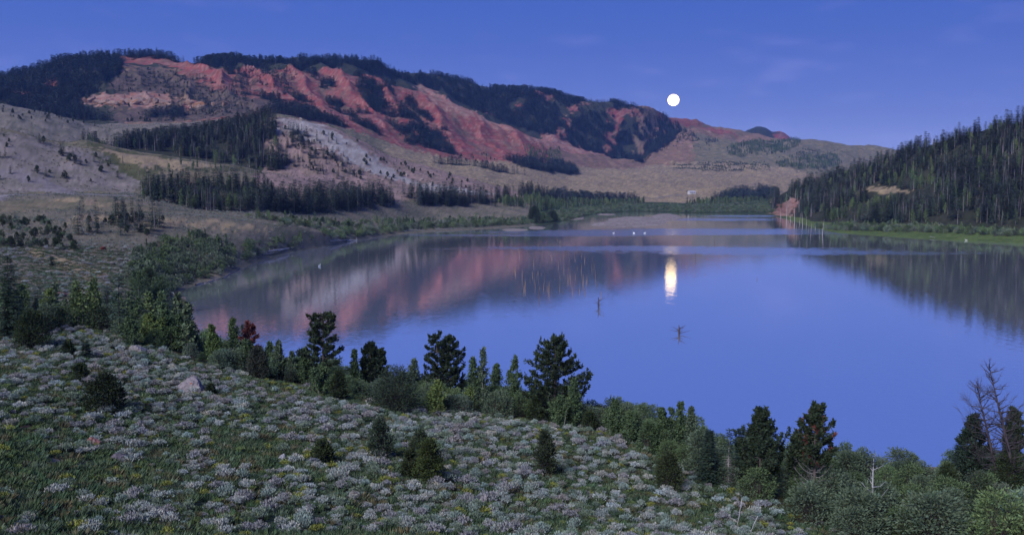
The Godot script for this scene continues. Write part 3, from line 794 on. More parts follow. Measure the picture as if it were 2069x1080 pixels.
# a willow, juniper or other shrub: many stems, leaves held on and inside a lumpy dome
func shrub(h: float, w: float, lumps: int, leaves: int, leaf: float, col: Color, pointed := 0.0, upright := 0.3) -> Array:
	var trunk := Shape.new()
	var crown := Shape.new()
	for i in lumps:
		var f := rng.randf()
		var a := rng.randf() * TAU
		var y := h * (0.12 + 0.80 * f)
		var wide := lerpf(sqrt(maxf(0.0, 1.0 - pow(f * 0.98, 2.2))), pow(1.0 - f, 0.8) * (0.7 + 0.3 * smoothstep(0.0, 0.25, f)), pointed)
		var rr := w * 0.5 * wide * pow(rng.randf(), 0.35)
		var p := Vector3(cos(a) * rr, y, sin(a) * rr) * Vector3(0.88, 0.95, 0.88)
		var size := minf(w, h) * rng.randf_range(0.11, 0.2) * lerpf(1.0, 0.75, pointed)
		trunk.limb(Vector3(cos(a), 0, sin(a)) * rr * 0.12 - Vector3(0, 0.1, 0), p, 0.012 + 0.006 * h, 0.006, 3, BARK)
		for k in leaves:
			var o := ball_point()
			var q := p + o * size * pow(rng.randf(), 0.4)
			if q.y < 0.02: q.y = 0.02
			var d := (o * 0.8 + Vector3(p.x, 0, p.z).normalized() * 0.4 + Vector3.UP * upright + ball_point() * 0.4).normalized()
			crown.blade(q, d, leaf * rng.randf_range(0.8, 1.5), leaf * 0.55, ball_point(), vary(col, 0.3))
	return [trunk, crown]

# a dead tree: grey trunk and bare branches
func snag(h: float, w: float, branches: int, col: Color, twigs := 0, lean := Vector3.ZERO, low := 0.15, rise := 0.25, stout := 1.0) -> Array:
	var trunk := Shape.new()
	var crown := Shape.new()
	var top := Vector3(lean.x * h, h, lean.z * h)
	trunk.limb(Vector3(0, -0.3, 0), top * 0.5, h * 0.013 + 0.03, h * 0.009 + 0.02, 6, col)
	trunk.limb(top * 0.5, top, h * 0.009 + 0.02, 0.012, 6, col)
	for i in branches:
		var f := low + (1.0 - low) * (i + rng.randf()) / branches
		var a := rng.randf() * TAU
		var out := Vector3(cos(a), 0, sin(a))
		var long := w * 0.5 * pow(1.0 - f * 0.85, 0.7) * rng.randf_range(0.5, 1.15)
		var p := top * f
		var q := p + (out + Vector3.UP * rise * rng.randf_range(0.2, 1.5)) * long * 0.6
		var e := q + (out + Vector3.UP * rise * 2.4 * rng.randf_range(0.5, 1.3)) * long * 0.45
		crown.limb(p, q, (0.003 * h + 0.012) * stout, 0.014 * stout, 3, vary(col, 0.15))
		crown.limb(q, e, 0.014 * stout, 0.006 * stout, 3, vary(col, 0.15))
		for t in twigs:
			var b := p.lerp(q, rng.randf()).lerp(e, rng.randf() * 0.7)
			crown.limb(b, b + (out * rng.randf_range(0.2, 0.9) + ball_point() * 0.6 + Vector3.UP * rise).normalized() * long * rng.randf_range(0.15, 0.4), 0.01 * stout, 0.004 * stout, 3, vary(col, 0.15))
	return [trunk, crown]

# sagebrush: a lumpy grey cushion of small leafy twig ends on dark crooked stems
func sage(h: float, w: float, twigs: int, col: Color, blade_wide := 0.05) -> Array:
	var stems := Shape.new()
	var leaves := Shape.new()
	var lumps := 7
	for i in lumps:
		var a := i * 2.4 + rng.randf()
		var t := sqrt(i / float(lumps)) * 0.72
		var mid := Vector3(cos(a) * w * 0.5 * t, h * rng.randf_range(0.42, 0.66) * (1.0 - 0.45 * t * t), sin(a) * w * 0.5 * t)
		var size := minf(w, h) * rng.randf_range(0.26, 0.4)
		stems.limb(Vector3(0, -0.05, 0), mid, 0.028, 0.012, 3, Color(0.075, 0.062, 0.055))
		var shade := vary(col, 0.12)
		for k in twigs / lumps:
			var o := ball_point()
			o.y = absf(o.y) * 1.1 - 0.25
			var p := mid + o * size * pow(rng.randf(), 0.3)
			if p.y < 0.03: continue
			var d := (o * 0.6 + Vector3.UP * 0.8 + ball_point() * 0.35).normalized()
			leaves.blade(p, d, h * rng.randf_range(0.12, 0.26), blade_wide * rng.randf_range(0.7, 1.4), ball_point(), vary(shade, 0.2))
	return [stems, leaves]

# a clump of grass and small herbs
func herb(h: float, w: float, n: int, wide: float, col: Color, other: Color) -> Shape:
	var s := Shape.new()
	for i in n:
		var o := ball_point()
		var p := Vector3(o.x * w * 0.4, 0, o.z * w * 0.4)
		s.blade(p, (Vector3(o.x, 0, o.z) * 0.7 + Vector3.UP * rng.randf_range(0.5, 1.0)).normalized(), h * rng.randf_range(0.5, 1.1), wide, ball_point(), vary(col.lerp(other, rng.randf()), 0.25))
	return s

# a boulder: a broken, flattened stone with its own planes
func boulder(size: Vector3, seed_: int, col: Color, spots: Color, share: float) -> ArrayMesh:
	var n := FastNoiseLite.new()
	n.seed = seed_; n.frequency = 0.9; n.fractal_octaves = 3
	var s := Shape.new()
	var seg := 22
	var rings := 13
	var grid := []
	for i in rings + 1:
		var row := []
		for j in seg:
			var th := PI * i / rings
			var ph := TAU * j / seg
			var d := Vector3(sin(th) * cos(ph), cos(th), sin(th) * sin(ph))
			# cut by flat planes, then roughen
			var r := 1.0
			for k in 7:
				var pl := Vector3(sin(seed_ * 1.7 + k * 2.1), cos(k * 1.3 + seed_) * 0.8 + 0.25, sin(k * 3.7 + seed_ * 0.6)).normalized()
				var q := d.dot(pl)
				if q > 0.05: r = minf(r, (0.62 + 0.2 * sin(k * 5.1 + seed_)) / q)
			r *= 1.0 + 0.16 * n.get_noise_3d(d.x * 2.0, d.y * 2.0, d.z * 2.0)
			row.append(d * r * size * 0.62)
		grid.append(row)
	for i in rings:
		for j in seg:
			var a: Vector3 = grid[i][j]
			var b: Vector3 = grid[i][(j + 1) % seg]
			var c: Vector3 = grid[i + 1][(j + 1) % seg]
			var d: Vector3 = grid[i + 1][j]
			var k := 0.5 + 0.5 * n.get_noise_3d(a.x * 3.0 / size.x + 9.0, a.y * 3.0 / size.x, a.z * 3.0 / size.x)
			var cc := col.lerp(spots, 1.0 if k > 1.0 - share else 0.0)
			cc = Color(cc.r, cc.g, cc.b) * (0.85 + 0.3 * rng.randf())
			if i > 0: s.tri(a, b, c, cc)
			if i < rings - 1: s.tri(a, c, d, cc)
	return s.mesh()

# a fallen trunk with broken branch stubs
func log_shape(long: float, r: float, stubs: int, col: Color) -> Shape:
	var s := Shape.new()
	var prev := Vector3(-long / 2, 0, 0)
	for i in 5:
		var t := (i + 1) / 5.0
		var q := Vector3(-long / 2 + long * t, rng.randf_range(-0.4, 0.4) * r, rng.randf_range(-1, 1) * r)
		s.limb(prev, q, r * (1.0 - 0.12 * i), r * (1.0 - 0.12 * (i + 1)), 7, vary(col, 0.12))
		prev = q
	for i in stubs:
		var p := Vector3(rng.randf_range(-0.4, 0.5) * long, 0, 0)
		s.limb(p, p + (ball_point() * Vector3(1, 0.5, 1) + Vector3(0.4, 0.25, 0)).normalized() * minf(rng.randf_range(0.06, 0.14) * long, 1.6), r * 0.35, r * 0.12, 4, vary(col, 0.12))
	return s

# ---------------------------------------------------------------- planting
var leaf_material: StandardMaterial3D
var wood_material: StandardMaterial3D
var stone_material: StandardMaterial3D
var kinds := {}       # kind -> [[trunk mesh, crown mesh, whole mesh, height, width], ...]
var sown := {}        # kind -> [[position, height, width, turn, tint, rank, variant], ...]
var sight_edge := PackedFloat32Array()

func keep_kind(called: String, made: Array, h: float, w: float) -> void:
	if not kinds.has(called): kinds[called] = []
	var whole := Shape.new()
	whole.join(made[0]).join(made[1])
	kinds[called].append([(made[0] as Shape).mesh(), (made[1] as Shape).mesh(), whole.mesh(), h, w])

func make_kinds() -> void:
	for i in 4: keep_kind("far_conifer", spruce(10, 4.6, 10, 5, 1.15, Color(0.056, 0.074, 0.060)), 10, 4.6)
	for i in 5: keep_kind("conifer", spruce(10, [4.0, 4.6, 3.6, 5.2, 4.8][i], 18, 7, 0.62, [Color(0.042, 0.062, 0.044), Color(0.058, 0.080, 0.056), Color(0.075, 0.090, 0.072), Color(0.056, 0.068, 0.044), Color(0.072, 0.086, 0.066)][i], 0.08, [0.0, 0.0, 0.2, 0.0, 0.0][i], [0.75, 0.55, 0.65, 0.45, 0.6][i]), 10, 3.6)
	for i in 3: keep_kind("far_snag", snag(9, 2.6, 12, Color(0.20, 0.17, 0.185), 2), 9, 2.6)
	for i in 3: keep_kind("aspen", aspen(8, [3.8, 3.4, 4.4][i], 70, 9, 0.44, [ASPEN, Color(0.085, 0.115, 0.062), Color(0.10, 0.135, 0.05)][i]), 8, 3.2)
	for i in 3: keep_kind("willow", shrub(3, 3.8, 34, 14, 0.36, [WILLOW, Color(0.075, 0.11, 0.048), Color(0.105, 0.125, 0.085)][i]), 3, 3.6)
	for i in 2: keep_kind("near_willow", shrub(3.2, 3.6, 60, 40, 0.18, [WILLOW, Color(0.08, 0.115, 0.05)][i], 0.1, 0.5), 3.2, 3.4)
	for i in 3: keep_kind("juniper", shrub(4, 3.2, 34, 18, 0.36, JUNIPER, 0.75, 0.8), 4, 2.6)
	for i in 5: keep_kind("sagebrush", sage(0.75, [1.1, 0.95, 1.25, 0.9, 1.2][i], 250, [SAGE, Color(0.205, 0.26, 0.225), Color(0.33, 0.345, 0.32), Color(0.155, 0.20, 0.145), Color(0.25, 0.245, 0.255)][i]), 0.75, 1.1)
	for i in 2: keep_kind("scrub", sage(0.9, 1.4, 42, [Color(0.10, 0.10, 0.065), Color(0.15, 0.145, 0.105)][i], 0.2), 0.9, 1.4)
	for i in 2: keep_kind("far_sagebrush", sage(0.8, 1.3, 63, [Color(0.20, 0.215, 0.19), Color(0.15, 0.165, 0.125)][i], 0.13), 0.8, 1.3)
	for i in 2: keep_kind("rabbitbrush", sage(0.5, 0.75, 150, [Color(0.20, 0.21, 0.045), Color(0.11, 0.15, 0.05)][i], 0.045), 0.5, 0.75)
	for i in 6: keep_kind("herbs", [Shape.new(), herb(0.30, 1.0, 120, 0.042, [Color(0.042, 0.075, 0.034), Color(0.065, 0.095, 0.04), Color(0.036, 0.06, 0.032), Color(0.085, 0.085, 0.045), Color(0.05, 0.08, 0.04), Color(0.07, 0.10, 0.055)][i], [Color(0.07, 0.11, 0.048), Color(0.095, 0.12, 0.05), Color(0.06, 0.09, 0.045), Color(0.12, 0.10, 0.055), Color(0.075, 0.105, 0.06), Color(0.10, 0.13, 0.08)][i])], 0.34, 0.9)

func find_edges() -> void:     # for each place, the steepest rise of the land in front of it
	sight_edge.resize(cols * rows)
	for c in cols:
		var top := -10.0
		for v in rows:
			sight_edge[c * rows + v] = top
			if v > 6: top = maxf(top, (high[c * rows + v] - EYE) / dist[c * rows + v])

func sow(kind: String, p: Vector3, h: float, w: float, tint: Color) -> void:
	if not sown.has(kind): sown[kind] = []
	var list: Array = kinds[kind]
	var r := sqrt(p.x * p.x + p.z * p.z)
	var az := atan2(p.x, -p.z)
	var c := clampi(int(col_of(az)), 0, cols - 1)
	var v := int(row_of(c, r))
	var edge := sight_edge[c * rows + v]
	var base := (p.y - EYE) / r
	var top := (p.y + h - EYE) / r
	var rank := top - maxf(base, edge)
	if absf(az) > 0.49 or base < -0.39: rank = -1.0
	if rank <= 0.0 and r > 700.0 and rank > -0.9: return      # wholly behind the hills
	sown[kind].append([p, h, w, rng.randf() * TAU, tint, rank, rng.randi() % list.size()])

func sow_land() -> void:
	# [kind, near kind, per square metre, low height, high height, width / height]
	var mixes := {
		1: [["conifer", 0.045, 7.5, 13.5], ["far_snag", 0.0025, 6.0, 10.0]],
		2: [["juniper", 0.0030, 2.5, 5.5], ["conifer", 0.0012, 4.0, 8.0]],
		3: [["aspen", 0.040, 4.5, 9.0], ["far_snag", 0.002, 5.0, 8.0], ["conifer", 0.004, 6.0, 10.0]],
		4: [["willow", 0.075, 1.8, 4.6], ["aspen", 0.024, 3.0, 6.0]],
		5: [["conifer", 0.036, 7.5, 13.0], ["far_snag", 0.018, 7.0, 11.5], ["aspen", 0.014, 5.0, 8.5]],
		6: [["willow", 0.055, 1.6, 3.4]],
		7: [["conifer", 0.015, 6.0, 11.0], ["juniper", 0.008, 2.5, 4.5], ["far_snag", 0.002, 6.0, 9.0]],
		8: [["juniper", 0.028, 1.6, 3.6], ["willow", 0.024, 1.2, 2.6]],
		9: [["near_willow", 0.17, 1.5, 3.3]],
		10: [["near_willow", 0.15, 1.8, 3.7]],
		13: [["willow", 0.022, 1.5, 3.6], ["aspen", 0.010, 3.0, 6.0], ["juniper", 0.004, 2.0, 4.0]],
		12: [["far_snag", 0.045, 3.5, 6.5], ["aspen", 0.004, 4.0, 6.0]],
		11: [["near_willow", 0.10, 1.8, 3.8], ["aspen", 0.030, 4.0, 7.5], ["conifer", 0.006, 5.0, 8.5]],
	}
	var brow: int = line_at["brow"]
	var shore: int = line_at["near_shore"]
	var slope: int = line_at["slope"]
	var flat: int = line_at["flat"]
	var toe: int = line_at["toe"]
	for c in range(1, cols - 1):
		var az := turns[c]
		if absf(az) > 0.78: continue
		var px := MIDDLE.x + tan(az) * FOCAL
		var da := (turns[c + 1] - turns[c - 1]) * 0.5
		for v in range(6, rows - 1):
			var i := c * rows + v
			var r := dist[i]
			if r > 3600.0: continue
			var h := high[i]
			if h < 0.12: continue
			var id := cover[i]
			if v >= brow and v < shore and id == 0: id = 9 if px > 385.0 else 11
			if (px > 1600.0 and v >= slope or px > 1720.0 and v >= slope - 9) and v < shore: id = 10
			var area := da * r * (dist[i + 1] - r)
			if id > 0:
				for m in mixes[id]:
					var want: float = m[1] * area
					if r > 1500.0: want *= 1.15 if id == 1 else 0.45
					if id == 3 or id == 8 or id == 13: want *= clampf(0.85 + 3.0 * rough_noise.get_noise_2d(r * sin(az) * 0.9 + 70.0, r * cos(az) * 0.9), 0.0, 1.6)
					if id == 1 or id == 5: want *= clampf(1.05 + 2.6 * rough_noise.get_noise_2d(r * sin(az) * 0.6, r * cos(az) * 0.6), 0.1, 1.4)
					var n := int(want)
					if rng.randf() < want - n: n += 1
					for k in n:
						var a2 := az + rng.randf_range(-0.5, 0.5) * da
						var r2 := lerpf(r, dist[i + 1], rng.randf())
						var p := Vector3(r2 * sin(a2), 0, -r2 * cos(a2))
						p.y = ground(p.x, p.z)
						if p.y < 0.08: continue
						var tall := rng.randf_range(m[2], m[3])
						if rng.randf() < 0.25: tall *= 0.65
						var kind: String = m[0]
						if kind == "conifer" and r > 1250.0: kind = "far_conifer"
						if id == 9: tall += clampf((4.0 - p.y) * 0.28, 0.0, 0.8)
						if (id == 5 or id == 1) and r < 1000.0: tall *= 1.14
						if id == 10: tall *= clampf((p.y + 4.5) / 5.0, 0.7, 1.2)
						var k2 := rng.randf_range(0.6, 1.7)
						if r > 1250.0: tall *= 1.15
						sow(kind, p, tall, rng.randf_range(0.8, 1.2), Color(k2 * rng.randf_range(0.9, 1.15), k2, k2 * rng.randf_range(0.9, 1.15)))
			# low dark scrub flecking the open hillsides
			if v > toe and r < 2400.0 and absf(az) < 0.6 and soil[i] in [0, 2, 3, 4, 6, 13, 16]:
				var thin: float = {0: 0.030, 2: 0.012, 3: 0.02, 4: 0.045, 6: 0.022, 13: 0.012, 16: 0.02}[soil[i]]
				var want := thin * area * clampf(0.8 + 2.0 * rough_noise.get_noise_2d(r * sin(az) + 40.0, r * cos(az)), 0.0, 2.5)
				var n := int(want)
				if rng.randf() < want - n: n += 1
				for k in n:
					var a2 := az + rng.randf_range(-0.5, 0.5) * da
					var r2 := lerpf(r, dist[i + 1], rng.randf())
					var p := Vector3(r2 * sin(a2), 0, -r2 * cos(a2))
					p.y = ground(p.x, p.z) - 0.05
					if p.y < 0.5: continue
					var k2 := rng.randf_range(0.6, 1.3)
					sow("scrub", p, rng.randf_range(0.5, 1.1), rng.randf_range(0.9, 1.6), Color(k2, k2, k2))
			# sagebrush, rabbitbrush and herbs
			var s := soil[i]
			if (s == 1 or s == 19) and r < 760.0 and (v < brow or v > shore) or (v < brow and (s == 13 or s == 4)) or (r < 460.0 and v > shore and s == 2):
				var x := r * sin(az)
				var z := -r * cos(az)
				var near := v < brow
				if absf(az) > 0.62: continue
				var lush := broad_noise.get_noise_2d(x * 4.0 + 500.0, z * 4.0)      # damp hollows grow herbs, dry swells sage
				if near: lush += 0.5 * clampf((250.0 - px) / 500.0, 0.0, 0.6) + 0.35 * clampf((66.0 - r) / 20.0, 0.0, 1.0) - 0.15
				var dens := (1.2 if near else 0.22) * clampf(1.0 - lush * 2.2, 0.10, 1.2)
				if s == 13 or s == 4: dens *= 0.2
				if s == 2: dens *= 0.25
				if px > 1590.0 and near: dens *= 0.3
				var list := [["sagebrush" if r < 330.0 else "far_sagebrush", dens, 0.28, 0.74 if near else 0.9]]
				if near:
					list.append(["rabbitbrush", 0.30 + 0.3 * clampf(lush, 0.0, 1.0), 0.25, 0.55])
					list.append(["herbs", 4.6 * clampf(0.9 + lush * 1.6, 0.5, 1.6) * (0.3 if s == 4 else 1.0), 0.2, 0.48])
				elif r < 330.0: list.append(["herbs", 0.5, 0.3, 0.5])
				for m in list:
					var want: float = m[1] * area
					var n := int(want)
					if rng.randf() < want - n: n += 1
					for k in n:
						var a2 := az + rng.randf_range(-0.5, 0.5) * da
						var r2 := lerpf(r, dist[i + 1], rng.randf())
						var p := Vector3(r2 * sin(a2), 0, -r2 * cos(a2))
						p.y = ground(p.x, p.z) - 0.03
						if p.y < 0.15: continue
						var k2 := rng.randf_range(0.75, 1.25)
						var warm := rng.randf_range(-0.08, 0.08)
						sow(m[0], p, lerpf(m[2] * 0.8, m[3] * 1.25, pow(rng.randf(), 1.7)), rng.randf_range(0.7, 1.1), Color(k2 * (1 + warm), k2, k2 * (1 - warm)))

func set_up(node: Node3D, s: Array, made: Array) -> void:
	var k: float = s[1] / made[3]
	node.position = s[0]
	node.rotation.y = s[3]
	node.scale = Vector3(k * s[2], k, k * s[2])

# the largest in view stand as things of their own; the far mass of a kind is one object
func plant_kind(kind: String, called: String, category: String, where: Callable, singles: int, mass_name: String, mass_label: String) -> void:
	if not sown.has(kind): return
	var list: Array = sown[kind]
	list.sort_custom(func(a, b): return a[5] > b[5])
	var made: Array = kinds[kind]
	var protos := {}
	var placed := 0
	for i in mini(singles, list.size()):
		var s: Array = list[i]
		if s[5] <= 0.0: break
		placed += 1
		var info: Array = where.call(s[0], s[1], s[6])
		if info[0]:
			var usual: float = {"conifer": 11.0, "far_conifer": 11.0, "far_snag": 8.5, "aspen": 5.5, "near_willow": 2.9, "willow": 3.1, "juniper": 3.4, "sagebrush": 0.72, "rabbitbrush": 0.42}.get(kind, 1.0)
			var looks := "tall " if s[1] > usual * 1.12 else "low " if s[1] < usual * 0.85 else ""
			if s[2] < 0.88: looks += "slim "
			elif s[2] > 1.08: looks += "broad "
			info[0] = beside(looks + info[0], s[0])
		var m: Array = made[s[6]]
		var o: Node3D
		if protos.has(s[6]):
			o = (protos[s[6]] as Node3D).duplicate()
			o.name = numbered(called)
			add_child(o)
		else:
			o = Node3D.new()
			o.name = numbered(called)
			add_child(o)
			if kind == "sagebrush" or kind == "rabbitbrush":
				part("stems", m[0], wood_material, o)
				part("foliage", m[1], leaf_material, o)
			elif kind.ends_with("snag"):
				part("trunk", m[0], wood_material, o)
				part("branches", m[1], wood_material, o)
			else:
				part("trunk" if not kind.contains("willow") else "stems", m[0], wood_material, o)
				part("crown", m[1], leaf_material, o)
			protos[s[6]] = o
		set_up(o, s, m)
		tag(o, info[0], category, info[1])
	# the rest
	for vnt in made.size():
		var rest := []
		for i in range(placed, list.size()):
			if list[i][6] == vnt: rest.append(list[i])
		if rest.is_empty(): continue
		var mm := MultiMesh.new()
		mm.transform_format = MultiMesh.TRANSFORM_3D
		mm.use_colors = true
		mm.mesh = made[vnt][2]
		mm.instance_count = rest.size()
		for i in rest.size():
			var s: Array = rest[i]
			var k: float = s[1] / made[vnt][3]
			mm.set_instance_transform(i, Transform3D(Basis(Vector3.UP, s[3]).scaled(Vector3(k * s[2], k, k * s[2])), s[0]))
			mm.set_instance_color(i, s[4])
		var o := MultiMeshInstance3D.new()
		o.multimesh = mm
		o.material_override = leaf_material
		o.name = numbered(mass_name)
		add_child(o)
		tag(o, mass_label, category, mass_label, "stuff")
	stage("%s: %d single, %d in all" % [kind, placed, list.size()])

# ---------------------------------------------------------------- the trees along the near shore and the bushes on the slope, one by one
# [kind, photograph x, y of the top, y of the foot, width in photograph, metres farther back than the foot suggests, colour, label]
var NEAR_TREES := [
	["spruce", 10, 515, 700, 84, 6, SPRUCE, "tall black spruce cut by the left edge of the picture"],
	["juniper", 62, 622, 706, 84, 0, JUNIPER, "broad dark evergreen at the foot of the spruce by the left edge"],
	["snag", 6, 585, 690, 34, 2, GREY_WOOD, "thin pale dead stem before the dark spruce at the left edge"],
	["aspen", 40, 572, 690, 50, 16, ASPEN, "leafy aspen rising behind the broad evergreen at far left"],
	["aspen", 92, 584, 678, 46, 14, LIME, "yellowish green aspen between the broad evergreen and the slim spruce"],
	["spruce", 215, 587, 662, 26, 30, SPRUCE, "slim dark spruce standing alone among willows on the left"],
	["aspen", 262, 640, 702, 44, 2, ASPEN, "small aspen just left of the pale boulder's grove"],
	["aspen", 300, 632, 704, 50, 3, LIME, "yellow-green aspen with pale stems above the pale boulder"],
	["aspen", 331, 624, 708, 56, 3, ASPEN, "rounded green aspen above and right of the pale boulder"],
	["aspen", 362, 634, 716, 44, 3, ASPEN, "aspen leaning toward the water corner of the lake"],
	["spruce", 352, 622, 714, 40, 6, SPRUCE, "dark spruce within the aspen grove at the lake corner"],
	["aspen", 392, 652, 726, 34, 5, ASPEN, "last aspen of the grove at the lake corner"],
	["aspen", 427, 655, 748, 34, 4, Color(0.085, 0.125, 0.04), "dense cone-shaped yellow-green aspen at the water's edge"],
	["aspen", 470, 640, 752, 30, 5, Color(0.075, 0.11, 0.045), "tall slim aspen left of the rust-red tree"],
	["spruce", 490, 655, 752, 26, 6, SPRUCE, "pointed spruce beside the rust-red tree"],
	["red_pine", 506, 654, 758, 40, 7, RUST, "dying conifer with rust-red needles"],
	["aspen", 500, 684, 758, 44, 2, ASPEN, "green aspen in front of the rust-red tree"],
	["juniper", 520, 696, 768, 54, 1, Color(0.05, 0.055, 0.04), "dark grey-green bushy tree below the rust-red tree"],
	["aspen", 545, 690, 765, 30, 4, ASPEN, "aspen right of the rust-red tree"],
	["aspen", 566, 686, 770, 30, 3, WILLOW, "pale feathery aspen, taller of two before open water"],
	["aspen", 588, 708, 774, 24, 3, WILLOW, "pale feathery aspen, shorter of two before open water"],
	["aspen", 614, 702, 786, 44, 5, ASPEN, "aspen at the left foot of the umbrella-shaped pine"],
	["umbrella_pine", 656, 637, 792, 98, 3, PINE, "flat-topped pine with an umbrella crown and bare gaps"],
	["aspen", 650, 732, 800, 42, 0, ASPEN, "aspen in front of the umbrella-shaped pine"],
	["juniper", 682, 745, 806, 42, -1, JUNIPER, "dark bush at the right foot of the umbrella-shaped pine"],
	["aspen", 713, 705, 800, 26, 4, ASPEN, "slim pointed aspen between umbrella pine and dark pine"],
	["pine", 748, 694, 806, 40, 5, PINE, "dark narrow pine behind the big round evergreen"],
	["pine", 768, 708, 806, 30, 5, PINE, "small pine touching the dark narrow pine"],
	["shrub", 797, 736, 832, 112, 0, Color(0.042, 0.058, 0.036), "big round dark evergreen above the sage slope"],
	["aspen", 834, 722, 815, 36, 6, WILLOW, "grey-green aspen left of the twin pines"],
	["open_pine", 876, 675, 822, 64, 3, PINE, "twin pine on the left with see-through crown and pale trunk"],
	["pine", 910, 681, 824, 56, 2, Color(0.03, 0.043, 0.022), "twin pine on the right with dense black-green crown"],
	["aspen", 884, 768, 838, 46, -1, LIME, "bright young aspen in front of the twin pines"],
	["aspen", 958, 718, 832, 36, 3, ASPEN, "aspen with a broad crown left of the tallest poplar"],
	["aspen", 974, 699, 832, 32, 2, WILLOW, "tallest poplar-like aspen between twin pines and big pine"],
	["aspen", 1003, 733, 832, 42, 2, ASPEN, "low aspen in the middle of the poplar group"],
	["aspen", 1038, 716, 838, 36, 1, ASPEN, "pointed aspen nearest the big open pine"],
	["aspen", 950, 782, 836, 34, -1, LIME, "small bright aspen at the foot of the poplar group"],
	["big_pine", 1122, 685, 856, 122, 2, PINE, "largest pine, with wide open crown against the lake"],
	["juniper", 1082, 800, 850, 42, 0, JUNIPER, "dark bush under the left limbs of the largest pine"],
	["aspen", 1160, 764, 862, 44, -1, ASPEN, "aspen before the right limbs of the largest pine"],
	["aspen", 1128, 798, 862, 50, -1, ASPEN, "low aspen before the trunk of the largest pine"],
	["juniper", 1192, 830, 874, 40, 1, JUNIPER, "dark low evergreen right of the largest pine"],
	["aspen", 1245, 808, 892, 44, 2, ASPEN, "rounded aspen standing apart right of the largest pine"],
	["aspen", 1276, 830, 900, 40, 1, ASPEN, "low aspen touching the rounded aspen's right side"],
	["shrub", 1312, 848, 920, 48, 1, ASPEN, "dark green bush below the aspen pair on the right"],
	["aspen", 1341, 822, 932, 38, 3, ASPEN, "left one of three feathery aspens above the sage slope"],
	["aspen", 1374, 811, 938, 36, 3, ASPEN, "middle and tallest of three feathery aspens above the sage"],
	["aspen", 1397, 818, 946, 34, 3, WILLOW, "right one of three feathery aspens above the sage slope"],
	["shrub", 1412, 862, 966, 62, 1, WILLOW, "grey-green willow right of the three feathery aspens"],
	["spruce", 1435, 868, 986, 50, 1, SPRUCE, "dark spruce with a fine spire left of the half-dead spruce"],
	["half_dead", 1473, 864, 990, 42, 0, SPRUCE, "half-dead spruce with bare pale trunk below a green top"],
	["spruce", 1497, 864, 992, 26, 4, SPRUCE, "slim spruce between half-dead spruce and candelabra pine"],
	["candelabra", 1540, 829, 1014, 86, 2, Color(0.032, 0.046, 0.026), "candelabra pine with many upright dark tips"],
	["pine", 1611, 880, 1012, 30, 6, PINE, "small upright pine between candelabra pine and patchy pine"],
	["patchy_pine", 1656, 820, 1046, 74, 1, PINE, "tall pine with rust patches and dead lower limbs"],
	["snag", 1765, 915, 1066, 62, -2, Color(0.36, 0.35, 0.34), "slender white dead tree before the willows"],
	["spruce", 1942, 880, 1000, 46, 1, SPRUCE, "smaller of two spruces by the right edge"],
	["pine", 1971, 843, 1010, 46, 1, SPRUCE, "taller of two spruces by the right edge"],
	["dead_fan", 2040, 775, 1010, 110, 0, Color(0.085, 0.07, 0.075), "dead leaning tree with a fan of bare dark branches"],
	["dead_fan", 2078, 735, 1020, 90, 1, Color(0.085, 0.07, 0.075), "bare dead tree cut by the right edge of the picture"],
	["pine", 2046, 826, 960, 34, 3, PINE, "pine behind the dead fan-shaped tree at right"],
	["juniper", 2040, 905, 1010, 80, -1, JUNIPER, "dark bushy evergreen at the foot of the dead trees"],
	["juniper", 1918, 930, 1010, 50, 0, JUNIPER, "low dark evergreen left of the two right-hand spruces"],
	["shrub", 1980, 950, 1030, 80, -1, Color(0.055, 0.07, 0.045), "dark willow under the two right-hand spruces"],
	["juniper", 768, 838, 926, 58, 0, Color(0.045, 0.062, 0.04), "dark conical juniper on the sage slope under the round evergreen"],
	["juniper", 649, 884, 936, 50, 0, Color(0.042, 0.056, 0.024), "small round juniper on the sage slope beside the white stone"],
	["juniper", 848, 864, 936, 58, 0, Color(0.06, 0.08, 0.045), "greyer rear juniper of the pair in mid slope"],
	["juniper", 866, 884, 975, 70, 0, Color(0.05, 0.066, 0.022), "olive front juniper of the pair in mid slope"],
	["juniper", 828, 906, 966, 40, 0, Color(0.045, 0.058, 0.026), "low juniper at the left of the pair in mid slope"],
	["juniper", 1101, 862, 960, 54, 0, Color(0.042, 0.054, 0.03), "egg-shaped juniper alone on the sage slope below the largest pine"],
	["juniper", 1352, 904, 992, 66, 0, Color(0.046, 0.058, 0.026), "round olive juniper at the slope's edge left of the spruces"],
	["juniper", 208, 748, 832, 92, 0, Color(0.03, 0.04, 0.02), "wide black juniper on the left of the sage slope"],
	["juniper", 136, 688, 720, 26, 0, JUNIPER, "tiny dark juniper at upper left of the sage slope"],
	["spruce", 172, 694, 726, 26, 0, SPRUCE, "little spruce seedling beside the tiny juniper at upper left"],
	["juniper", 160, 734, 772, 40, 0, JUNIPER, "low dark juniper behind the wide black juniper"],
	["juniper", 425, 776, 800, 22, 0, JUNIPER, "dark little bush against the big boulder"],
	["juniper", 300, 538, 596, 44, 6, JUNIPER, "dark tree on the wooded bank left of the lake corner"],
	["aspen", 320, 556, 640, 60, 20, ASPEN, "tall aspen on the bank just left of the lake corner"],
	["aspen", 275, 548, 620, 50, 12, ASPEN, "aspen at the lower edge of the sage bench"],
	["shrub", 1080, 414, 449, 28, 0, Color(0.04, 0.055, 0.035), "larger dark tree on the low point in mid distance"],
	["shrub", 1116, 424, 447, 24, 0, Color(0.04, 0.055, 0.035), "smaller dark tree at the tip of the low point"],
	["aspen", 1099, 428, 448, 20, 0, ASPEN, "pale bush between the two dark trees on the low point"],
	["spruce", 104, 518, 536, 10, 0, SPRUCE, "lone little spruce on the grey sage bench at left"],
]

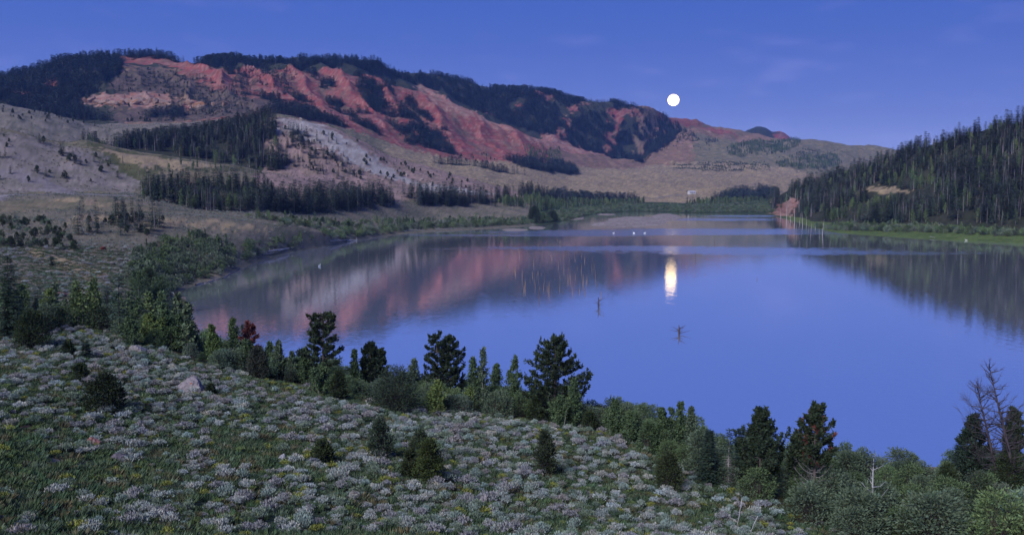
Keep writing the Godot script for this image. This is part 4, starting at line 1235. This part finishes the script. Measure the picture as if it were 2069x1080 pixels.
func plant_near_trees() -> void:
	var fan := [[0.12, 0.55], [0.3, 1.0], [0.55, 0.85], [0.8, 0.45], [1.0, 0.12]]
	for t in NEAR_TREES:
		var foot := spot_point(t[1], t[3])
		var s := sight(t[1], t[2])
		var r: float = sqrt(foot.x * foot.x + foot.z * foot.z) + t[5]
		var p := Vector3(r * sin(s.x), 0, -r * cos(s.x))
		p.y = maxf(ground(p.x, p.z), 0.05) - 0.05
		var h: float = EYE + r * s.y - p.y
		var w: float = t[4] / FOCAL * r
		rng.seed = 1000 + int(t[1]) * 7 + int(t[2])
		var col: Color = t[6]
		var made := []
		var called: String = {"spruce": "spruce_tree", "aspen": "aspen_tree", "juniper": "juniper", "shrub": "shrub", "snag": "dead_tree", "dead_fan": "dead_tree", "half_dead": "spruce_tree"}.get(t[0], "pine_tree")
		match t[0]:
			"spruce": made = spruce(h, w * 1.25, int(14 + h * 3.2), 9, 0.3, col)
			"half_dead": made = spruce(h, w, int(9 + h * 2.4), 6, 0.24, col, 0.08, 0.55)
			"aspen": made = aspen(h, w * 1.4, mini(420, int(80 + h * w * 5.0)), 30, 0.19, col)
			"juniper": made = shrub(h, w, int(40 + h * w * 5.0), 50, 0.17, col, 0.55, 0.9)
			"shrub": made = shrub(h, w, mini(400, int(40 + h * w * 4.0)), 50, 0.17 if h < 9.0 else 0.4, col, 0.15, 0.5)
			"pine": made = pine(h, w * 1.2, int(20 + h * 3.4), [[0.1, 0.8], [0.4, 1.0], [0.7, 0.75], [1.0, 0.2]], 0.75, col, 1.9)
			"red_pine": made = pine(h, w, int(12 + h * 2.0), [[0.2, 0.8], [0.5, 1.0], [0.8, 0.7], [1.0, 0.2]], 0.5, col, 1.5)
			"umbrella_pine": made = pine(h, w * 1.12, 40, [[0.30, 0.55], [0.36, 1.0], [0.45, 0.95], [0.52, 0.45], [0.60, 0.55], [0.68, 0.5], [0.76, 0.42], [0.84, 0.62], [0.94, 0.5], [1.0, 0.3]], 0.42, col, 1.7)
			"open_pine": made = pine(h, w * 1.15, 40, [[0.1, 0.7], [0.3, 0.95], [0.55, 0.8], [0.8, 0.6], [1.0, 0.25]], 0.55, col, 1.35, 0.3)
			"big_pine": made = pine(h, w * 1.15, 64, [[0.06, 0.7], [0.25, 0.95], [0.5, 1.0], [0.62, 0.72], [0.8, 0.55], [0.93, 0.35], [1.0, 0.15]], 0.5, col, 1.8)
			"candelabra": made = pine(h, w * 1.15, 62, [[0.08, 0.75], [0.3, 1.0], [0.5, 0.88], [0.65, 0.5], [0.85, 0.3], [1.0, 0.12]], 1.1, col, 1.7)
			"patchy_pine": made = pine(h, w * 1.12, 60, [[0.12, 0.9], [0.4, 1.0], [0.6, 0.95], [0.8, 0.6], [1.0, 0.2]], 0.8, col, 1.6, 0.42, 0.08)
			"snag": made = snag(h, w * 1.2, 22, col, 2, Vector3(0.01, 0, 0), 0.05, 0.45, 1.8)
			"dead_fan": made = snag(h, w * 1.7, 60, col, 10, Vector3(-0.30, 0, 0.05), 0.22, 0.5, 1.4)
		var o := thing(called, p, t[7], {"spruce_tree": "tree", "aspen_tree": "tree", "pine_tree": "tree", "dead_tree": "dead tree", "juniper": "juniper", "shrub": "shrub"}[called])
		part("trunk" if called != "shrub" and called != "juniper" else "stems", (made[0] as Shape).mesh(), wood_material, o)
		var crown: Shape = made[1]
		if crown.v.size(): part("branches" if called == "dead_tree" else "crown", crown.mesh(), leaf_material if called != "dead_tree" else wood_material, o)

func place_stones() -> void:
	# [x, y of the foot, width, height in photograph, colour, spots, share, label]
	var seed_ := 2
	for b in [
		[381, 791, 60, 30, Color(0.34, 0.29, 0.29), Color(0.34, 0.14, 0.09), 0.22, "big grey boulder with rust-red lichen on the sage slope"],
		[279, 714, 36, 16, Color(0.36, 0.33, 0.33), Color(0.28, 0.24, 0.24), 0.4, "pale rounded boulder under the aspens at left"],
		[188, 900, 30, 18, Color(0.52, 0.24, 0.19), Color(0.46, 0.28, 0.24), 0.3, "salmon pink boulder in the herbs at lower left"],
		[570, 932, 15, 12, Color(0.55, 0.53, 0.55), Color(0.45, 0.43, 0.44), 0.3, "small white stone left of the round juniper"],
		[978, 1018, 20, 16, Color(0.45, 0.40, 0.41), Color(0.38, 0.33, 0.34), 0.3, "pale upright stone in the lower middle of the slope"],
		[733, 1072, 12, 8, Color(0.36, 0.31, 0.36), Color(0.3, 0.26, 0.3), 0.3, "lilac-grey stone near the bottom of the slope"],
		[905, 798, 14, 8, Color(0.4, 0.37, 0.37), Color(0.32, 0.3, 0.3), 0.3, "pale stone at the foot of the twin pines"],
		[388, 641, 8, 5, Color(0.5, 0.48, 0.46), Color(0.42, 0.4, 0.4), 0.3, "white stone on the shore of the lake corner"],
		[208, 504, 11, 5, Color(0.24, 0.07, 0.05), Color(0.2, 0.09, 0.06), 0.3, "brick red rock on the shrubby slope west of the lake"],
		[238, 930, 34, 10, Color(0.2, 0.17, 0.19), Color(0.15, 0.13, 0.14), 0.4, "flat purplish stone below the salmon boulder"],
	]:
		var p := spot_point(b[0], b[1])
		var r := p.distance_to(Vector3(0, EYE, 0))
		var w: float = b[2] / FOCAL * r
		var h: float = b[3] / FOCAL * r
		seed_ += 3
		var o := solo("boulder", boulder(Vector3(w, h * 1.6, w * 0.8), seed_, b[4], b[5], b[6]), stone_material)
		o.position = p + Vector3(0, h * 0.28, 0)
		o.rotation.y = seed_
		tag(o, b[7], "boulder")
	# ledges of the cliff band and the broken rock of the pale slope
	rng.seed = 77
	var n := 0
	for q in [[172, 204], [186, 202], [200, 206], [214, 203], [226, 208], [246, 208], [258, 204], [270, 206], [282, 202], [292, 208], [302, 204], [314, 206], [326, 204], [338, 210], [384, 208], [402, 210], [432, 210], [455, 208]]:
		var p := spot_point(q[0], q[1] + 3, "mountain_toe")
		var o := solo("rock_ledge", boulder(Vector3(rng.randf_range(12, 22), rng.randf_range(8, 13), 9), 40 + n, Color(0.43, 0.29, 0.235), Color(0.42, 0.20, 0.10), 0.42), stone_material)
		o.position = p + Vector3(0, 1, 0)
		o.rotation.y = atan2(p.x, -p.z) * -1.0 + rng.randf_range(-0.5, 0.5)
		tag(o, beside("pale pink rock ledge", p), "rock", "ledges of the pink cliff band")
		n += 1
	n = 0
	for q in [[606, 240], [625, 262], [640, 300], [655, 308], [668, 304], [690, 330], [745, 346], [760, 352], [790, 362], [852, 362], [868, 372], [880, 378], [820, 352], [700, 318], [930, 384]]:
		var p := spot_point(q[0], q[1] + 2, "toe")
		var o := solo("rock_ledge", boulder(Vector3(rng.randf_range(3, 6), rng.randf_range(2, 4.5), 3.5), 70 + n, Color(0.46, 0.38, 0.35), Color(0.34, 0.24, 0.2), 0.4), stone_material)
		o.position = p + Vector3(0, 0.4, 0)
		o.rotation.y = rng.randf() * TAU
		tag(o, beside("broken grey rock", p), "rock", "broken rocks on the pale slope")
		n += 1

func place_logs() -> void:
	rng.seed = 91
	# [x, y of one end, x, y of the other, thickness in metres, colour, label]; on the shore or in shallow water
	for b in [
		[395, 576, 442, 563, 0.3, Color(0.17, 0.15, 0.15), "long grey drift log along the bank at the lake corner"],
		[450, 562, 484, 540, 0.2, Color(0.15, 0.13, 0.13), "thin drift log leaning up the green bank"],
		[505, 514, 540, 507, 0.5, GREY_WOOD, "thick drift log, leftmost in the pile on the west shore"],
		[525, 510, 585, 503, 0.4, Color(0.33, 0.30, 0.30), "longest drift log of the pile on the west shore"],
		[520, 516, 560, 511, 0.35, Color(0.24, 0.21, 0.21), "dark drift log at the front of the pile on the west shore"],
		[560, 508, 592, 502, 0.35, Color(0.36, 0.33, 0.32), "pale drift log at the right of the pile"],
		[665, 489, 712, 484, 0.4, GREY_WOOD, "drift log on the point of the tan bench"],
		[700, 488, 722, 485, 0.35, Color(0.4, 0.37, 0.35), "white drift log at the tip of the tan bench"],
		[716, 474, 760, 471, 0.4, GREY_WOOD, "drift log at the start of the long flat shore"],
		[815, 467, 852, 465, 0.45, GREY_WOOD, "drift log in the middle of the long flat shore"],
		[880, 464, 928, 462, 0.4, GREY_WOOD, "drift log near the right end of the long flat shore"],
		[338, 582, 350, 594, 0.22, Color(0.5, 0.48, 0.46), "white root wad sticking out at the lake corner"],
		[110, 598, 150, 596, 0.6, Color(0.22, 0.11, 0.09), "red-brown fallen trunk on the sage bench at left"],
		[998, 948, 1048, 962, 0.28, Color(0.34, 0.30, 0.35), "weathered lilac-grey log lying in the sage"],
		[1500, 1006, 1488, 1072, 0.03, Color(0.36, 0.34, 0.36), "bare pale stem leaning in the sage near the bottom"],
		[1532, 1042, 1512, 1084, 0.03, Color(0.36, 0.34, 0.36), "second bare pale stem near the bottom edge"],
		[1880, 478, 1890, 480, 0.2, GREY_WOOD, "short drift log on the right green shore"],
	]:
		var p := spot_point(b[0], b[1])
		var q := spot_point(b[2], b[3])
		if absf(b[1] - b[3]) > 35.0:      # standing stems
			var s := sight(b[0], b[1])
			var r := sqrt(q.x * q.x + q.z * q.z) + 0.5
			p = Vector3(r * sin(s.x), EYE + r * s.y, -r * cos(s.x))
		var long := p.distance_to(q)
		var sh := log_shape(long, b[4], 6 if long > 3.0 else 9, b[5])
		var o := solo("drift_log" if b[1] < 620 else "fallen_log", sh.mesh(), wood_material)
		var x := (q - p).normalized()
		var z := x.cross(Vector3.UP).normalized()
		o.transform = Transform3D(Basis(x, z.cross(x), z), (p + q) * 0.5 + Vector3(0, b[4] * 0.4, 0))
		tag(o, b[6], "log")

func place_lake_snags() -> void:
	rng.seed = 123
	var spots := []
	for i in 78:
		var t := rng.randf()
		var x := lerpf(1030, 1205, rng.randf()) + (t - 0.5) * 30.0
		var y := lerpf(488, 598, pow(rng.randf(), 0.8))
		if y > 560 and x < 1045: x += 60
		if y < 520 and rng.randf() < 0.4: x += rng.randf() * 90.0
		spots.append([x, y, rng.randf_range(0.6, 2.8)])
	for i in 26: spots.append([rng.randf_range(1050, 1300), rng.randf_range(482, 500), rng.randf_range(0.5, 1.7)])
	for q in [[1024, 541, 2.0], [1061, 581, 2.5], [1090, 600, 3.0], [1109, 588, 3.0], [1405, 520, 3.0], [1378, 536, 1.2], [1388, 538, 1.6], [1406, 555, 0.7], [1444, 494, 2.6], [1530, 565, 0.8], [1650, 487, 0.6], [1340, 478, 1.0], [1425, 556, 0.6]]: spots.append(q)
	for q in spots:
		var p := on_water(q[0], q[1])
		var s := Shape.new()
		var h: float = q[2]
		var lean := Vector3(rng.randf_range(-0.10, 0.10), 1, rng.randf_range(-0.1, 0.1)) * h
		var wood := [Color(0.13, 0.09, 0.075), Color(0.09, 0.065, 0.06), Color(0.17, 0.12, 0.10)][rng.randi() % 3] as Color
		var thick := rng.randf_range(0.05, 0.09) + 0.012 * h
		s.limb(Vector3(0, -1.2, 0), lean * 0.45, thick * 1.5, thick, 6, wood)
		s.limb(lean * 0.45, lean, thick, thick * 0.35, 6, vary(wood, 0.1))
		for k in rng.randi_range(0, 3):
			var b := lean * rng.randf_range(0.3, 0.9)
			s.limb(b, b + Vector3(rng.randf_range(-0.4, 0.4), rng.randf_range(-0.1, 0.35), rng.randf_range(-0.4, 0.4)) * minf(h, 1.6), thick * 0.4, thick * 0.15, 3, wood)
		var o := solo("drowned_snag", s.mesh(), wood_material)
		o.position = p
		var near_cluster: bool = q[0] < 1305
		tag(o, "drowned bare tree stub standing in the cluster in mid lake" if near_cluster else "lone drowned stub in the open water near the moon's reflection", "dead tree", "drowned stubs in mid lake" if near_cluster else "lone stubs in open water")
	# the two big stumps with roots and branches
	for b in [[1209, 620, 2.6, "large drowned stump with branches at the right end of the cluster"], [1372, 675, 1.9, "drowned stump with crossed branches alone in the near water"]]:
		var p := on_water(b[0], b[1])
		var s := Shape.new()
		var h: float = b[2]
		s.limb(Vector3(0, -1, 0), Vector3(0.1, h * 0.5, 0), 0.24, 0.18, 8, Color(0.06, 0.045, 0.045))
		s.limb(Vector3(0.1, h * 0.5, 0), Vector3(-0.05, h, 0), 0.18, 0.05, 8, Color(0.07, 0.05, 0.05))
		for k in 9:
			var a := k * 0.9
			var f := 0.12 + 0.09 * k
			var e := Vector3(cos(a), 0.25 + 0.3 * sin(k * 2.0), sin(a) * 0.6)
			s.limb(Vector3(0, h * f * 0.8, 0), Vector3(0, h * f * 0.8, 0) + e * rng.randf_range(1.0, 2.4), 0.06, 0.025, 4, Color(0.05, 0.04, 0.04))
		var o := solo("drowned_stump", s.mesh(), wood_material)
		o.position = p
		tag(o, b[3], "stump")
	# drowned trees along the right bank
	for q in [[1578, 436, 24], [1590, 440, 30], [1598, 442, 22], [1606, 447, 34], [1616, 446, 20], [1622, 452, 30], [1630, 450, 18], [1640, 458, 14], [1648, 460, 12], [1662, 470, 30], [1656, 466, 9], [1610, 456, 10], [1634, 462, 9]]:
		var p := on_water(q[0], q[1] + 3)
		var h: float = q[2] / FOCAL * p.distance_to(Vector3(0, EYE, 0))
		var made := snag(h, h * 0.2, 7, Color(0.33, 0.29, 0.28), 0, Vector3(rng.randf_range(-0.12, 0.12), 0, 0))
		var o := thing("drowned_tree", p, "tall pale drowned tree off the red bank on the right", "dead tree", "drowned trees off the red bank")
		part("trunk", (made[0] as Shape).mesh(), wood_material, o)
		part("branches", (made[1] as Shape).mesh(), wood_material, o)

func place_birds() -> void:
	# white water birds: one smooth body with neck and head, folded wings, tail
	var white := StandardMaterial3D.new()
	white.albedo_color = Color(0.78, 0.78, 0.77)
	white.roughness = 0.8
	var names := ["white bird on the pale water band, left of three", "white bird on the pale water band, middle of three", "white bird on the pale water band, right of three", "white bird on the dark reflection near the west shore", "white bird close under the right green shore"]
	var at := [[1240, 471], [1281, 471], [1303, 471], [645, 538], [1953, 486]]
	for i in at.size():
		var p := on_water(at[i][0], at[i][1])
		var s := Shape.new()
		var rings := [[-0.75, 0.34, 0.02], [-0.6, 0.30, 0.14], [-0.3, 0.24, 0.26], [0.05, 0.22, 0.30], [0.35, 0.25, 0.24], [0.52, 0.40, 0.13], [0.56, 0.62, 0.075], [0.52, 0.82, 0.06], [0.58, 0.97, 0.075], [0.70, 0.99, 0.06], [0.84, 0.95, 0.015]]
		for k in rings.size() - 1:
			s.limb(Vector3(rings[k][0], rings[k][1], 0), Vector3(rings[k + 1][0], rings[k + 1][1], 0), rings[k][2], rings[k + 1][2], 10, Color.WHITE)
		var o := thing("water_bird", p, names[i], "bird")
		part("body", s.mesh(), white, o)
		var wing := Shape.new()
		for side in [-1.0, 1.0]:
			wing.limb(Vector3(0.3, 0.34, side * 0.18), Vector3(-0.65, 0.44, side * 0.08), 0.16, 0.02, 6, Color.WHITE)
		part("wing", wing.mesh(), white, o)
		o.rotation.y = [0.4, 2.6, 0.1, 1.2, 3.0][i]

func box(s: Shape, lo: Vector3, hi: Vector3, col: Color) -> void:
	var k := [Vector3(lo.x, lo.y, lo.z), Vector3(hi.x, lo.y, lo.z), Vector3(hi.x, hi.y, lo.z), Vector3(lo.x, hi.y, lo.z), Vector3(lo.x, lo.y, hi.z), Vector3(hi.x, lo.y, hi.z), Vector3(hi.x, hi.y, hi.z), Vector3(lo.x, hi.y, hi.z)]
	for f in [[0, 3, 2, 1], [4, 5, 6, 7], [0, 4, 7, 3], [1, 2, 6, 5], [3, 7, 6, 2], [0, 1, 5, 4]]:
		s.tri(k[f[0]], k[f[2]], k[f[1]], col)
		s.tri(k[f[0]], k[f[3]], k[f[2]], col)

func place_cabin() -> void:
	var p := spot_point(1398, 391, "toe")
	var o := thing("ranch_house", p, "small white ranch house far off in the tan meadow", "house")
	o.rotation.y = 0.35
	var wall := Shape.new()
	box(wall, Vector3(-6, -1.5, -3.5), Vector3(6, 3.0, 3.5), Color(0.48, 0.46, 0.46))
	part("wall", wall.mesh(), wood_material, o)
	var roof := Shape.new()
	for side in [-1.0, 1.0]:
		roof.tri(Vector3(-6.5, 2.9, side * 4.1), Vector3(6.5, 2.9, side * 4.1), Vector3(6.5, 5.2, 0), Color(0.36, 0.34, 0.36))
		roof.tri(Vector3(-6.5, 2.9, side * 4.1), Vector3(6.5, 5.2, 0), Vector3(-6.5, 5.2, 0), Color(0.36, 0.34, 0.36))
	for e in [-5.98, 5.98]: roof.tri(Vector3(e, 3.0, -3.5), Vector3(e, 3.0, 3.5), Vector3(e, 5.0, 0), Color(0.6, 0.58, 0.58))
	part("roof", roof.mesh(), wood_material, o)
	for x in [-3.5, 0.0, 3.5]:
		var win := Shape.new()
		box(win, Vector3(x - 0.7, 1.0, 3.45), Vector3(x + 0.7, 2.2, 3.56), Color(0.04, 0.045, 0.06))
		part("window", win.mesh(), wood_material, o)
	# a dirt track leads to it; another skirts the hill on the west shore
	track([[1290, 400], [1340, 397], [1375, 394], [1398, 393]], 5.0, "toe", "dirt track leading to the white ranch house", Color(0.32, 0.27, 0.24))
	track([[-40, 402], [0, 397], [40, 393], [150, 392], [200, 394], [255, 395], [288, 395], [330, 400]], 6.0, "bench", "gravel road at the foot of the scree hill on the left", Color(0.40, 0.35, 0.34))

func track(through: Array, wide: float, from: String, label: String, col: Color) -> void:
	var s := Shape.new()
	var pts := []
	for i in through.size() - 1:
		var a := spot_point(through[i][0], through[i][1], from)
		var b := spot_point(through[i + 1][0], through[i + 1][1], from)
		for k in 10: pts.append(a.lerp(b, k / 10.0))
	for i in pts.size() - 1:
		var a: Vector3 = pts[i]
		var b: Vector3 = pts[i + 1]
		var d := (b - a).cross(Vector3.UP).normalized() * wide * 0.5
		var q := [a - d, a + d, b + d, b - d]
		for k in 4: q[k] = Vector3(q[k].x, ground(q[k].x, q[k].z) + 0.12, q[k].z)
		s.tri(q[0], q[2], q[1], col)
		s.tri(q[0], q[3], q[2], col)
	tag(solo("road", s.mesh(), stone_material), label, "road", "", "structure")

# things one can find in the picture, to say which of many alike plants is meant: [photograph x, y, name]
var LANDMARKS := [[381, 778, "the big grey boulder"], [279, 708, "the pale rounded boulder"], [188, 892, "the salmon boulder"], [570, 926, "the small white stone"], [978, 1010, "the pale upright stone"], [768, 885, "the dark conical juniper"], [649, 912, "the small round juniper"], [860, 925, "the paired junipers"], [1101, 912, "the egg-shaped juniper"], [1352, 950, "the round olive juniper"], [208, 795, "the wide black juniper"], [1025, 955, "the lilac-grey log"], [1490, 1040, "the bare leaning stem"], [656, 720, "the umbrella pine"], [892, 750, "the twin pines"], [1122, 780, "the largest pine"], [1540, 920, "the candelabra pine"], [1656, 920, "the patchy rust pine"], [1765, 990, "the white dead tree"], [1955, 920, "the two right spruces"], [797, 790, "the big round evergreen"], [1375, 870, "the three feathery aspens"], [506, 700, "the rust-red tree"], [215, 625, "the slim lone spruce"], [62, 660, "the broad evergreen at left"], [345, 592, "the lake corner"], [1590, 415, "the red bank"], [1790, 388, "the tan clearing"], [2000, 470, "the right green shore"], [1700, 470, "the green shore's near end"], [1398, 388, "the white ranch house"], [1285, 445, "the sandbar"], [600, 250, "the top of the pale slope"], [800, 350, "the middle of the pale slope"], [1000, 390, "the foot of the pale slope"], [250, 205, "the pink cliff band"], [400, 320, "the grassy ridge"], [70, 370, "the gravel chute"], [520, 462, "the tan bench"], [550, 508, "the drift log pile"], [830, 466, "the long flat shore"], [1080, 458, "the mud flat"], [1361, 250, "the skyline under the moon"], [310, 400, "the grove's left end"], [430, 400, "the mid-left grove"], [530, 405, "the grove's middle"], [640, 408, "the grove's right end"], [760, 408, "the dark row of conifers"], [900, 405, "the row's right end"], [300, 470, "the dark clump of conifers"], [100, 480, "the shrubby slope"], [400, 520, "the green western bank"], [520, 270, "the wooded draw"], [300, 300, "the draw's left end"], [1750, 430, "the pale aspens by the shore"], [2000, 250, "the right hill's upper wood"], [1900, 300, "the right hill's crest"], [1900, 400, "the right hill's lower wood"]]

func beside(what: String, p: Vector3) -> String:
	var r := sqrt(p.x * p.x + p.z * p.z)
	var a := Vector2(atan2(p.x, -p.z), (p.y - EYE) / r)
	var best := 1e9
	var words := ""
	for l in LANDMARKS:
		var d := a - sight(l[0], l[1])
		if d.length() < best:
			best = d.length()
			var far := "just " if d.length() < 0.018 else "well " if d.length() > 0.045 else ""
			if d.length() < 0.006: words = "at " + l[2]
			elif absf(d.x) > 2.2 * absf(d.y): words = far + ("right of " if d.x > 0 else "left of ") + l[2]
			elif absf(d.y) > 2.2 * absf(d.x): words = far + ("above " if d.y > 0 else "below ") + l[2]
			else: words = far + ("above" if d.y > 0 else "below") + " and " + ("right of " if d.x > 0 else "left of ") + l[2]
	return what + " " + words

func whereabouts(kind_words: String, group_words: String) -> Callable:
	return func(p: Vector3, h: float, _v: int) -> Array:
		var r := sqrt(p.x * p.x + p.z * p.z)
		var px := MIDDLE.x + p.x / -p.z * FOCAL
		var place := "on the slopes west of the lake"
		if r < 175.0 and px > 1560.0: place = "in the thicket on the near shore at lower right"
		elif r < 190.0: place = "in the belt along the near shore"
		elif px > 1560.0 and r < 1200.0 and p.y < 6.0: place = "on the flat green shore below the right hillside"
		elif px > 1560.0 and r < 1200.0: place = "in the wood on the right hillside"
		elif p.y < 9.0 and px > 1040.0 and r < 1500.0: place = "in the green marsh at the far end of the lake"
		elif px > 1040.0: place = "on the red hills beyond the marsh"
		elif r < 330.0: place = "on the bank west of the lake corner"
		elif r < 560.0 and px > 600.0: place = "along the long flat west shore"
		elif r < 900.0 and px > 600.0: place = "in the grove at the foot of the pale slope"
		elif r < 720.0: place = "on the wooded bench below the grassy ridge"
		elif r < 1100.0: place = "in the wooded draw beside the pale slope"
		else: place = "on the wooded mountain behind the western hills"
		return [kind_words, group_words]

func plant_all() -> void:
	leaf_material = StandardMaterial3D.new()
	leaf_material.vertex_color_use_as_albedo = true
	leaf_material.roughness = 0.75
	leaf_material.metallic_specular = 0.25
	leaf_material.backlight_enabled = true
	leaf_material.backlight = Color(0.30, 0.30, 0.30)
	wood_material = StandardMaterial3D.new()
	wood_material.vertex_color_use_as_albedo = true
	wood_material.roughness = 0.9
	wood_material.metallic_specular = 0.2
	stone_material = StandardMaterial3D.new()
	stone_material.vertex_color_use_as_albedo = true
	stone_material.roughness = 0.95
	stone_material.metallic_specular = 0.2
	stone_material.albedo_texture = grain
	stone_material.uv1_triplanar = true
	stone_material.uv1_scale = Vector3.ONE * 0.4
	rng.seed = 42
	make_kinds(); stage("kinds")
	find_edges()
	sow_land(); stage("sown")
	plant_kind("conifer", "conifer_tree", "tree", whereabouts("dark green conifer", "conifers"), 240, "conifer_forest", "dense dark conifer wood on the hillsides round the lake")
	plant_kind("far_conifer", "conifer_tree", "tree", whereabouts("far dark conifer", "far conifers"), 30, "mountain_forest", "far blue-green forest covering the mountain flanks")
	plant_kind("far_snag", "standing_dead_tree", "dead tree", whereabouts("grey dead tree", "dead trees"), 280, "dead_timber_forest", "grey standing dead timber scattered through the woods")
	plant_kind("aspen", "aspen_tree", "tree", whereabouts("green aspen", "aspens"), 230, "aspen_forest", "aspen groves on the benches and hillsides round the lake")
	plant_kind("near_willow", "willow_shrub", "shrub", whereabouts("leafy green willow shrub", "willows"), 170, "willow_undergrowth", "leafy willow thicket filling the near shore")
	plant_kind("willow", "willow_shrub", "shrub", whereabouts("grey-green willow shrub", "low willows"), 120, "willow_shrubbery", "low willows carpeting the marsh and shores")
	plant_kind("juniper", "juniper", "juniper", whereabouts("dark juniper", "junipers"), 250, "juniper_shrubbery", "dark junipers dotted over the dry hillsides")
	plant_kind("sagebrush", "sagebrush", "sagebrush", func(p, _h, v): return [["silvery sagebrush bush", "grey-green sagebrush", "pale wide sagebrush", "olive-grey sagebrush", "lilac-grey sagebrush"][v], "sagebrush bushes on the near slope"], 300, "sagebrush_undergrowth", "silvery sagebrush covering the slopes")
	plant_kind("scrub", "scrub", "scrub", whereabouts("low scrub", "scrub"), 0, "hillside_undergrowth", "low dark scrub flecking the open hillsides")
	plant_kind("far_sagebrush", "sagebrush", "sagebrush", whereabouts("distant sagebrush bush", "far sagebrush"), 0, "sagebrush_vegetation", "far sagebrush speckling the western benches")
	plant_kind("rabbitbrush", "rabbitbrush", "rabbitbrush", func(p, _h, v): return [["yellow-tipped rabbitbrush", "dull green rabbitbrush"][v], "rabbitbrush on the near slope"], 200, "rabbitbrush_undergrowth", "yellow-green rabbitbrush scattered through the sage")
	plant_kind("herbs", "herbs", "herbs", func(_p, _h, _v): return ["", ""], 0, "herb_undergrowth", "green herbs and dry grass between the sagebrush")
	plant_near_trees(); stage("near trees")
	place_stones(); place_logs(); place_lake_snags(); place_birds(); place_cabin()
	stage("small things")

var grain: NoiseTexture2D

func build_sky() -> void:
	var cam := Camera3D.new()
	cam.name = "camera"
	cam.fov = rad_to_deg(2.0 * atan(540.0 / FOCAL))
	cam.near = 0.5
	cam.far = 20000.0
	cam.position = Vector3(0, EYE, 0)
	cam.rotation.x = -PITCH
	add_child(cam)
	cam.current = true
	var exposure := 2.9
	var sky := ProceduralSkyMaterial.new()
	sky.sky_top_color = Color(0.042, 0.115, 0.51).linear_to_srgb()
	sky.sky_horizon_color = Color(0.50, 0.57, 1.0).linear_to_srgb()
	sky.sky_curve = 0.042
	sky.sky_energy_multiplier = 1.0
	sky.ground_bottom_color = Color(0.03, 0.03, 0.04)
	sky.ground_horizon_color = Color(0.10, 0.10, 0.14)
	sky.ground_curve = 0.05
	sky.sun_angle_max = 1.0
	# thin rosy streaks of cloud along the whole horizon
	var cn := FastNoiseLite.new()
	cn.seed = 17; cn.frequency = 1.0; cn.fractal_octaves = 5
	var wide := 2048
	var tall := 1024
	var im := Image.create(wide, tall, false, Image.FORMAT_RGBA8)
	for y in range(410, 505):
		var up := (512.0 - y - 0.5) / tall * 180.0
		for x in wide:
			var t := TAU * x / wide
			var n := cn.get_noise_3d(cos(t) * 9.0, up * 0.75, sin(t) * 9.0) + 0.5 * cn.get_noise_3d(cos(t) * 2.0, 7.0, sin(t) * 2.0)
			var k := clampf((n - 0.22) * 1.6, 0.0, 1.0) * smoothstep(1.0, 3.0, up) * (1.0 - smoothstep(5.0, 15.0, up))
			if k > 0.0: im.set_pixel(x, y, Color(0.72, 0.62, 0.72, k * 0.16))
	sky.sky_cover = ImageTexture.create_from_image(im)
	sky.sky_cover_modulate = Color(1, 1, 1, 1)
	var env := Environment.new()
	env.background_mode = Environment.BG_SKY
	env.sky = Sky.new()
	env.sky.sky_material = sky
	env.background_energy_multiplier = 1.0 / exposure
	env.tonemap_mode = Environment.TONE_MAPPER_LINEAR
	env.tonemap_exposure = exposure
	env.fog_enabled = true
	env.fog_density = 0.00006
	env.fog_light_color = Color(0.50, 0.66, 1.0)
	env.sdfgi_enabled = true
	env.ssao_enabled = true
	env.ssil_enabled = true
	var w := WorldEnvironment.new()
	w.name = "world"
	w.environment = env
	add_child(w)
	# the broad afterglow of a sun that has just set behind the camera
	var sun := DirectionalLight3D.new()
	sun.name = "afterglow"
	sun.light_color = Color(0.93, 0.94, 1.0)
	sun.light_energy = 0.5
	sun.light_angular_distance = 36.0
	sun.shadow_enabled = true
	sun.rotation = Vector3(deg_to_rad(-36.0), deg_to_rad(-32.0), 0)
	add_child(sun)

func _ready() -> void:
	started = Time.get_ticks_msec()
	rng.seed = 20240707
	broad_noise.seed = 3; broad_noise.frequency = 0.008; broad_noise.fractal_octaves = 3
	rough_noise.seed = 8; rough_noise.frequency = 0.03; rough_noise.fractal_octaves = 3
	fine_noise.seed = 21; fine_noise.frequency = 0.14; fine_noise.fractal_octaves = 2
	build_sky()
	survey(); stage("surveyed %d x %d" % [cols, rows])
	lay_soils(); stage("soils")
	grain = NoiseTexture2D.new()
	var gn := FastNoiseLite.new()
	gn.seed = 4; gn.frequency = 0.05; gn.fractal_octaves = 4
	grain.width = 512; grain.height = 512; grain.seamless = true; grain.noise = gn
	var ramp := Gradient.new()
	ramp.set_color(0, Color(0.55, 0.55, 0.55)); ramp.set_color(1, Color(1, 1, 1))
	grain.color_ramp = ramp
	var earth := StandardMaterial3D.new()
	earth.vertex_color_use_as_albedo = true
	earth.albedo_texture = grain
	earth.uv1_triplanar = true
	earth.uv1_world_triplanar = true
	earth.uv1_scale = Vector3.ONE * 0.09
	earth.roughness = 0.95
	earth.metallic_specular = 0.15
	build_ground(earth); stage("ground")
	build_lake(); stage("lake")
	build_moon()
	plant_all()

func build_moon() -> void:
	var s := sight(1361, 202)
	var d := 7000.0
	var ball := SphereMesh.new()
	ball.radius = 42.0; ball.height = 84.0; ball.radial_segments = 48; ball.rings = 24
	var m := StandardMaterial3D.new()
	m.albedo_color = Color(0.2, 0.2, 0.2)
	m.roughness = 1.0
	m.emission_enabled = true
	m.emission = Color(1.0, 0.86, 0.62)
	m.emission_energy_multiplier = 1.9
	var o := solo("moon", ball, m)
	o.position = Vector3(d * sin(s.x), EYE + d * s.y, -d * cos(s.x))
	tag(o, "bright full moon low over the hills beyond the lake", "moon")
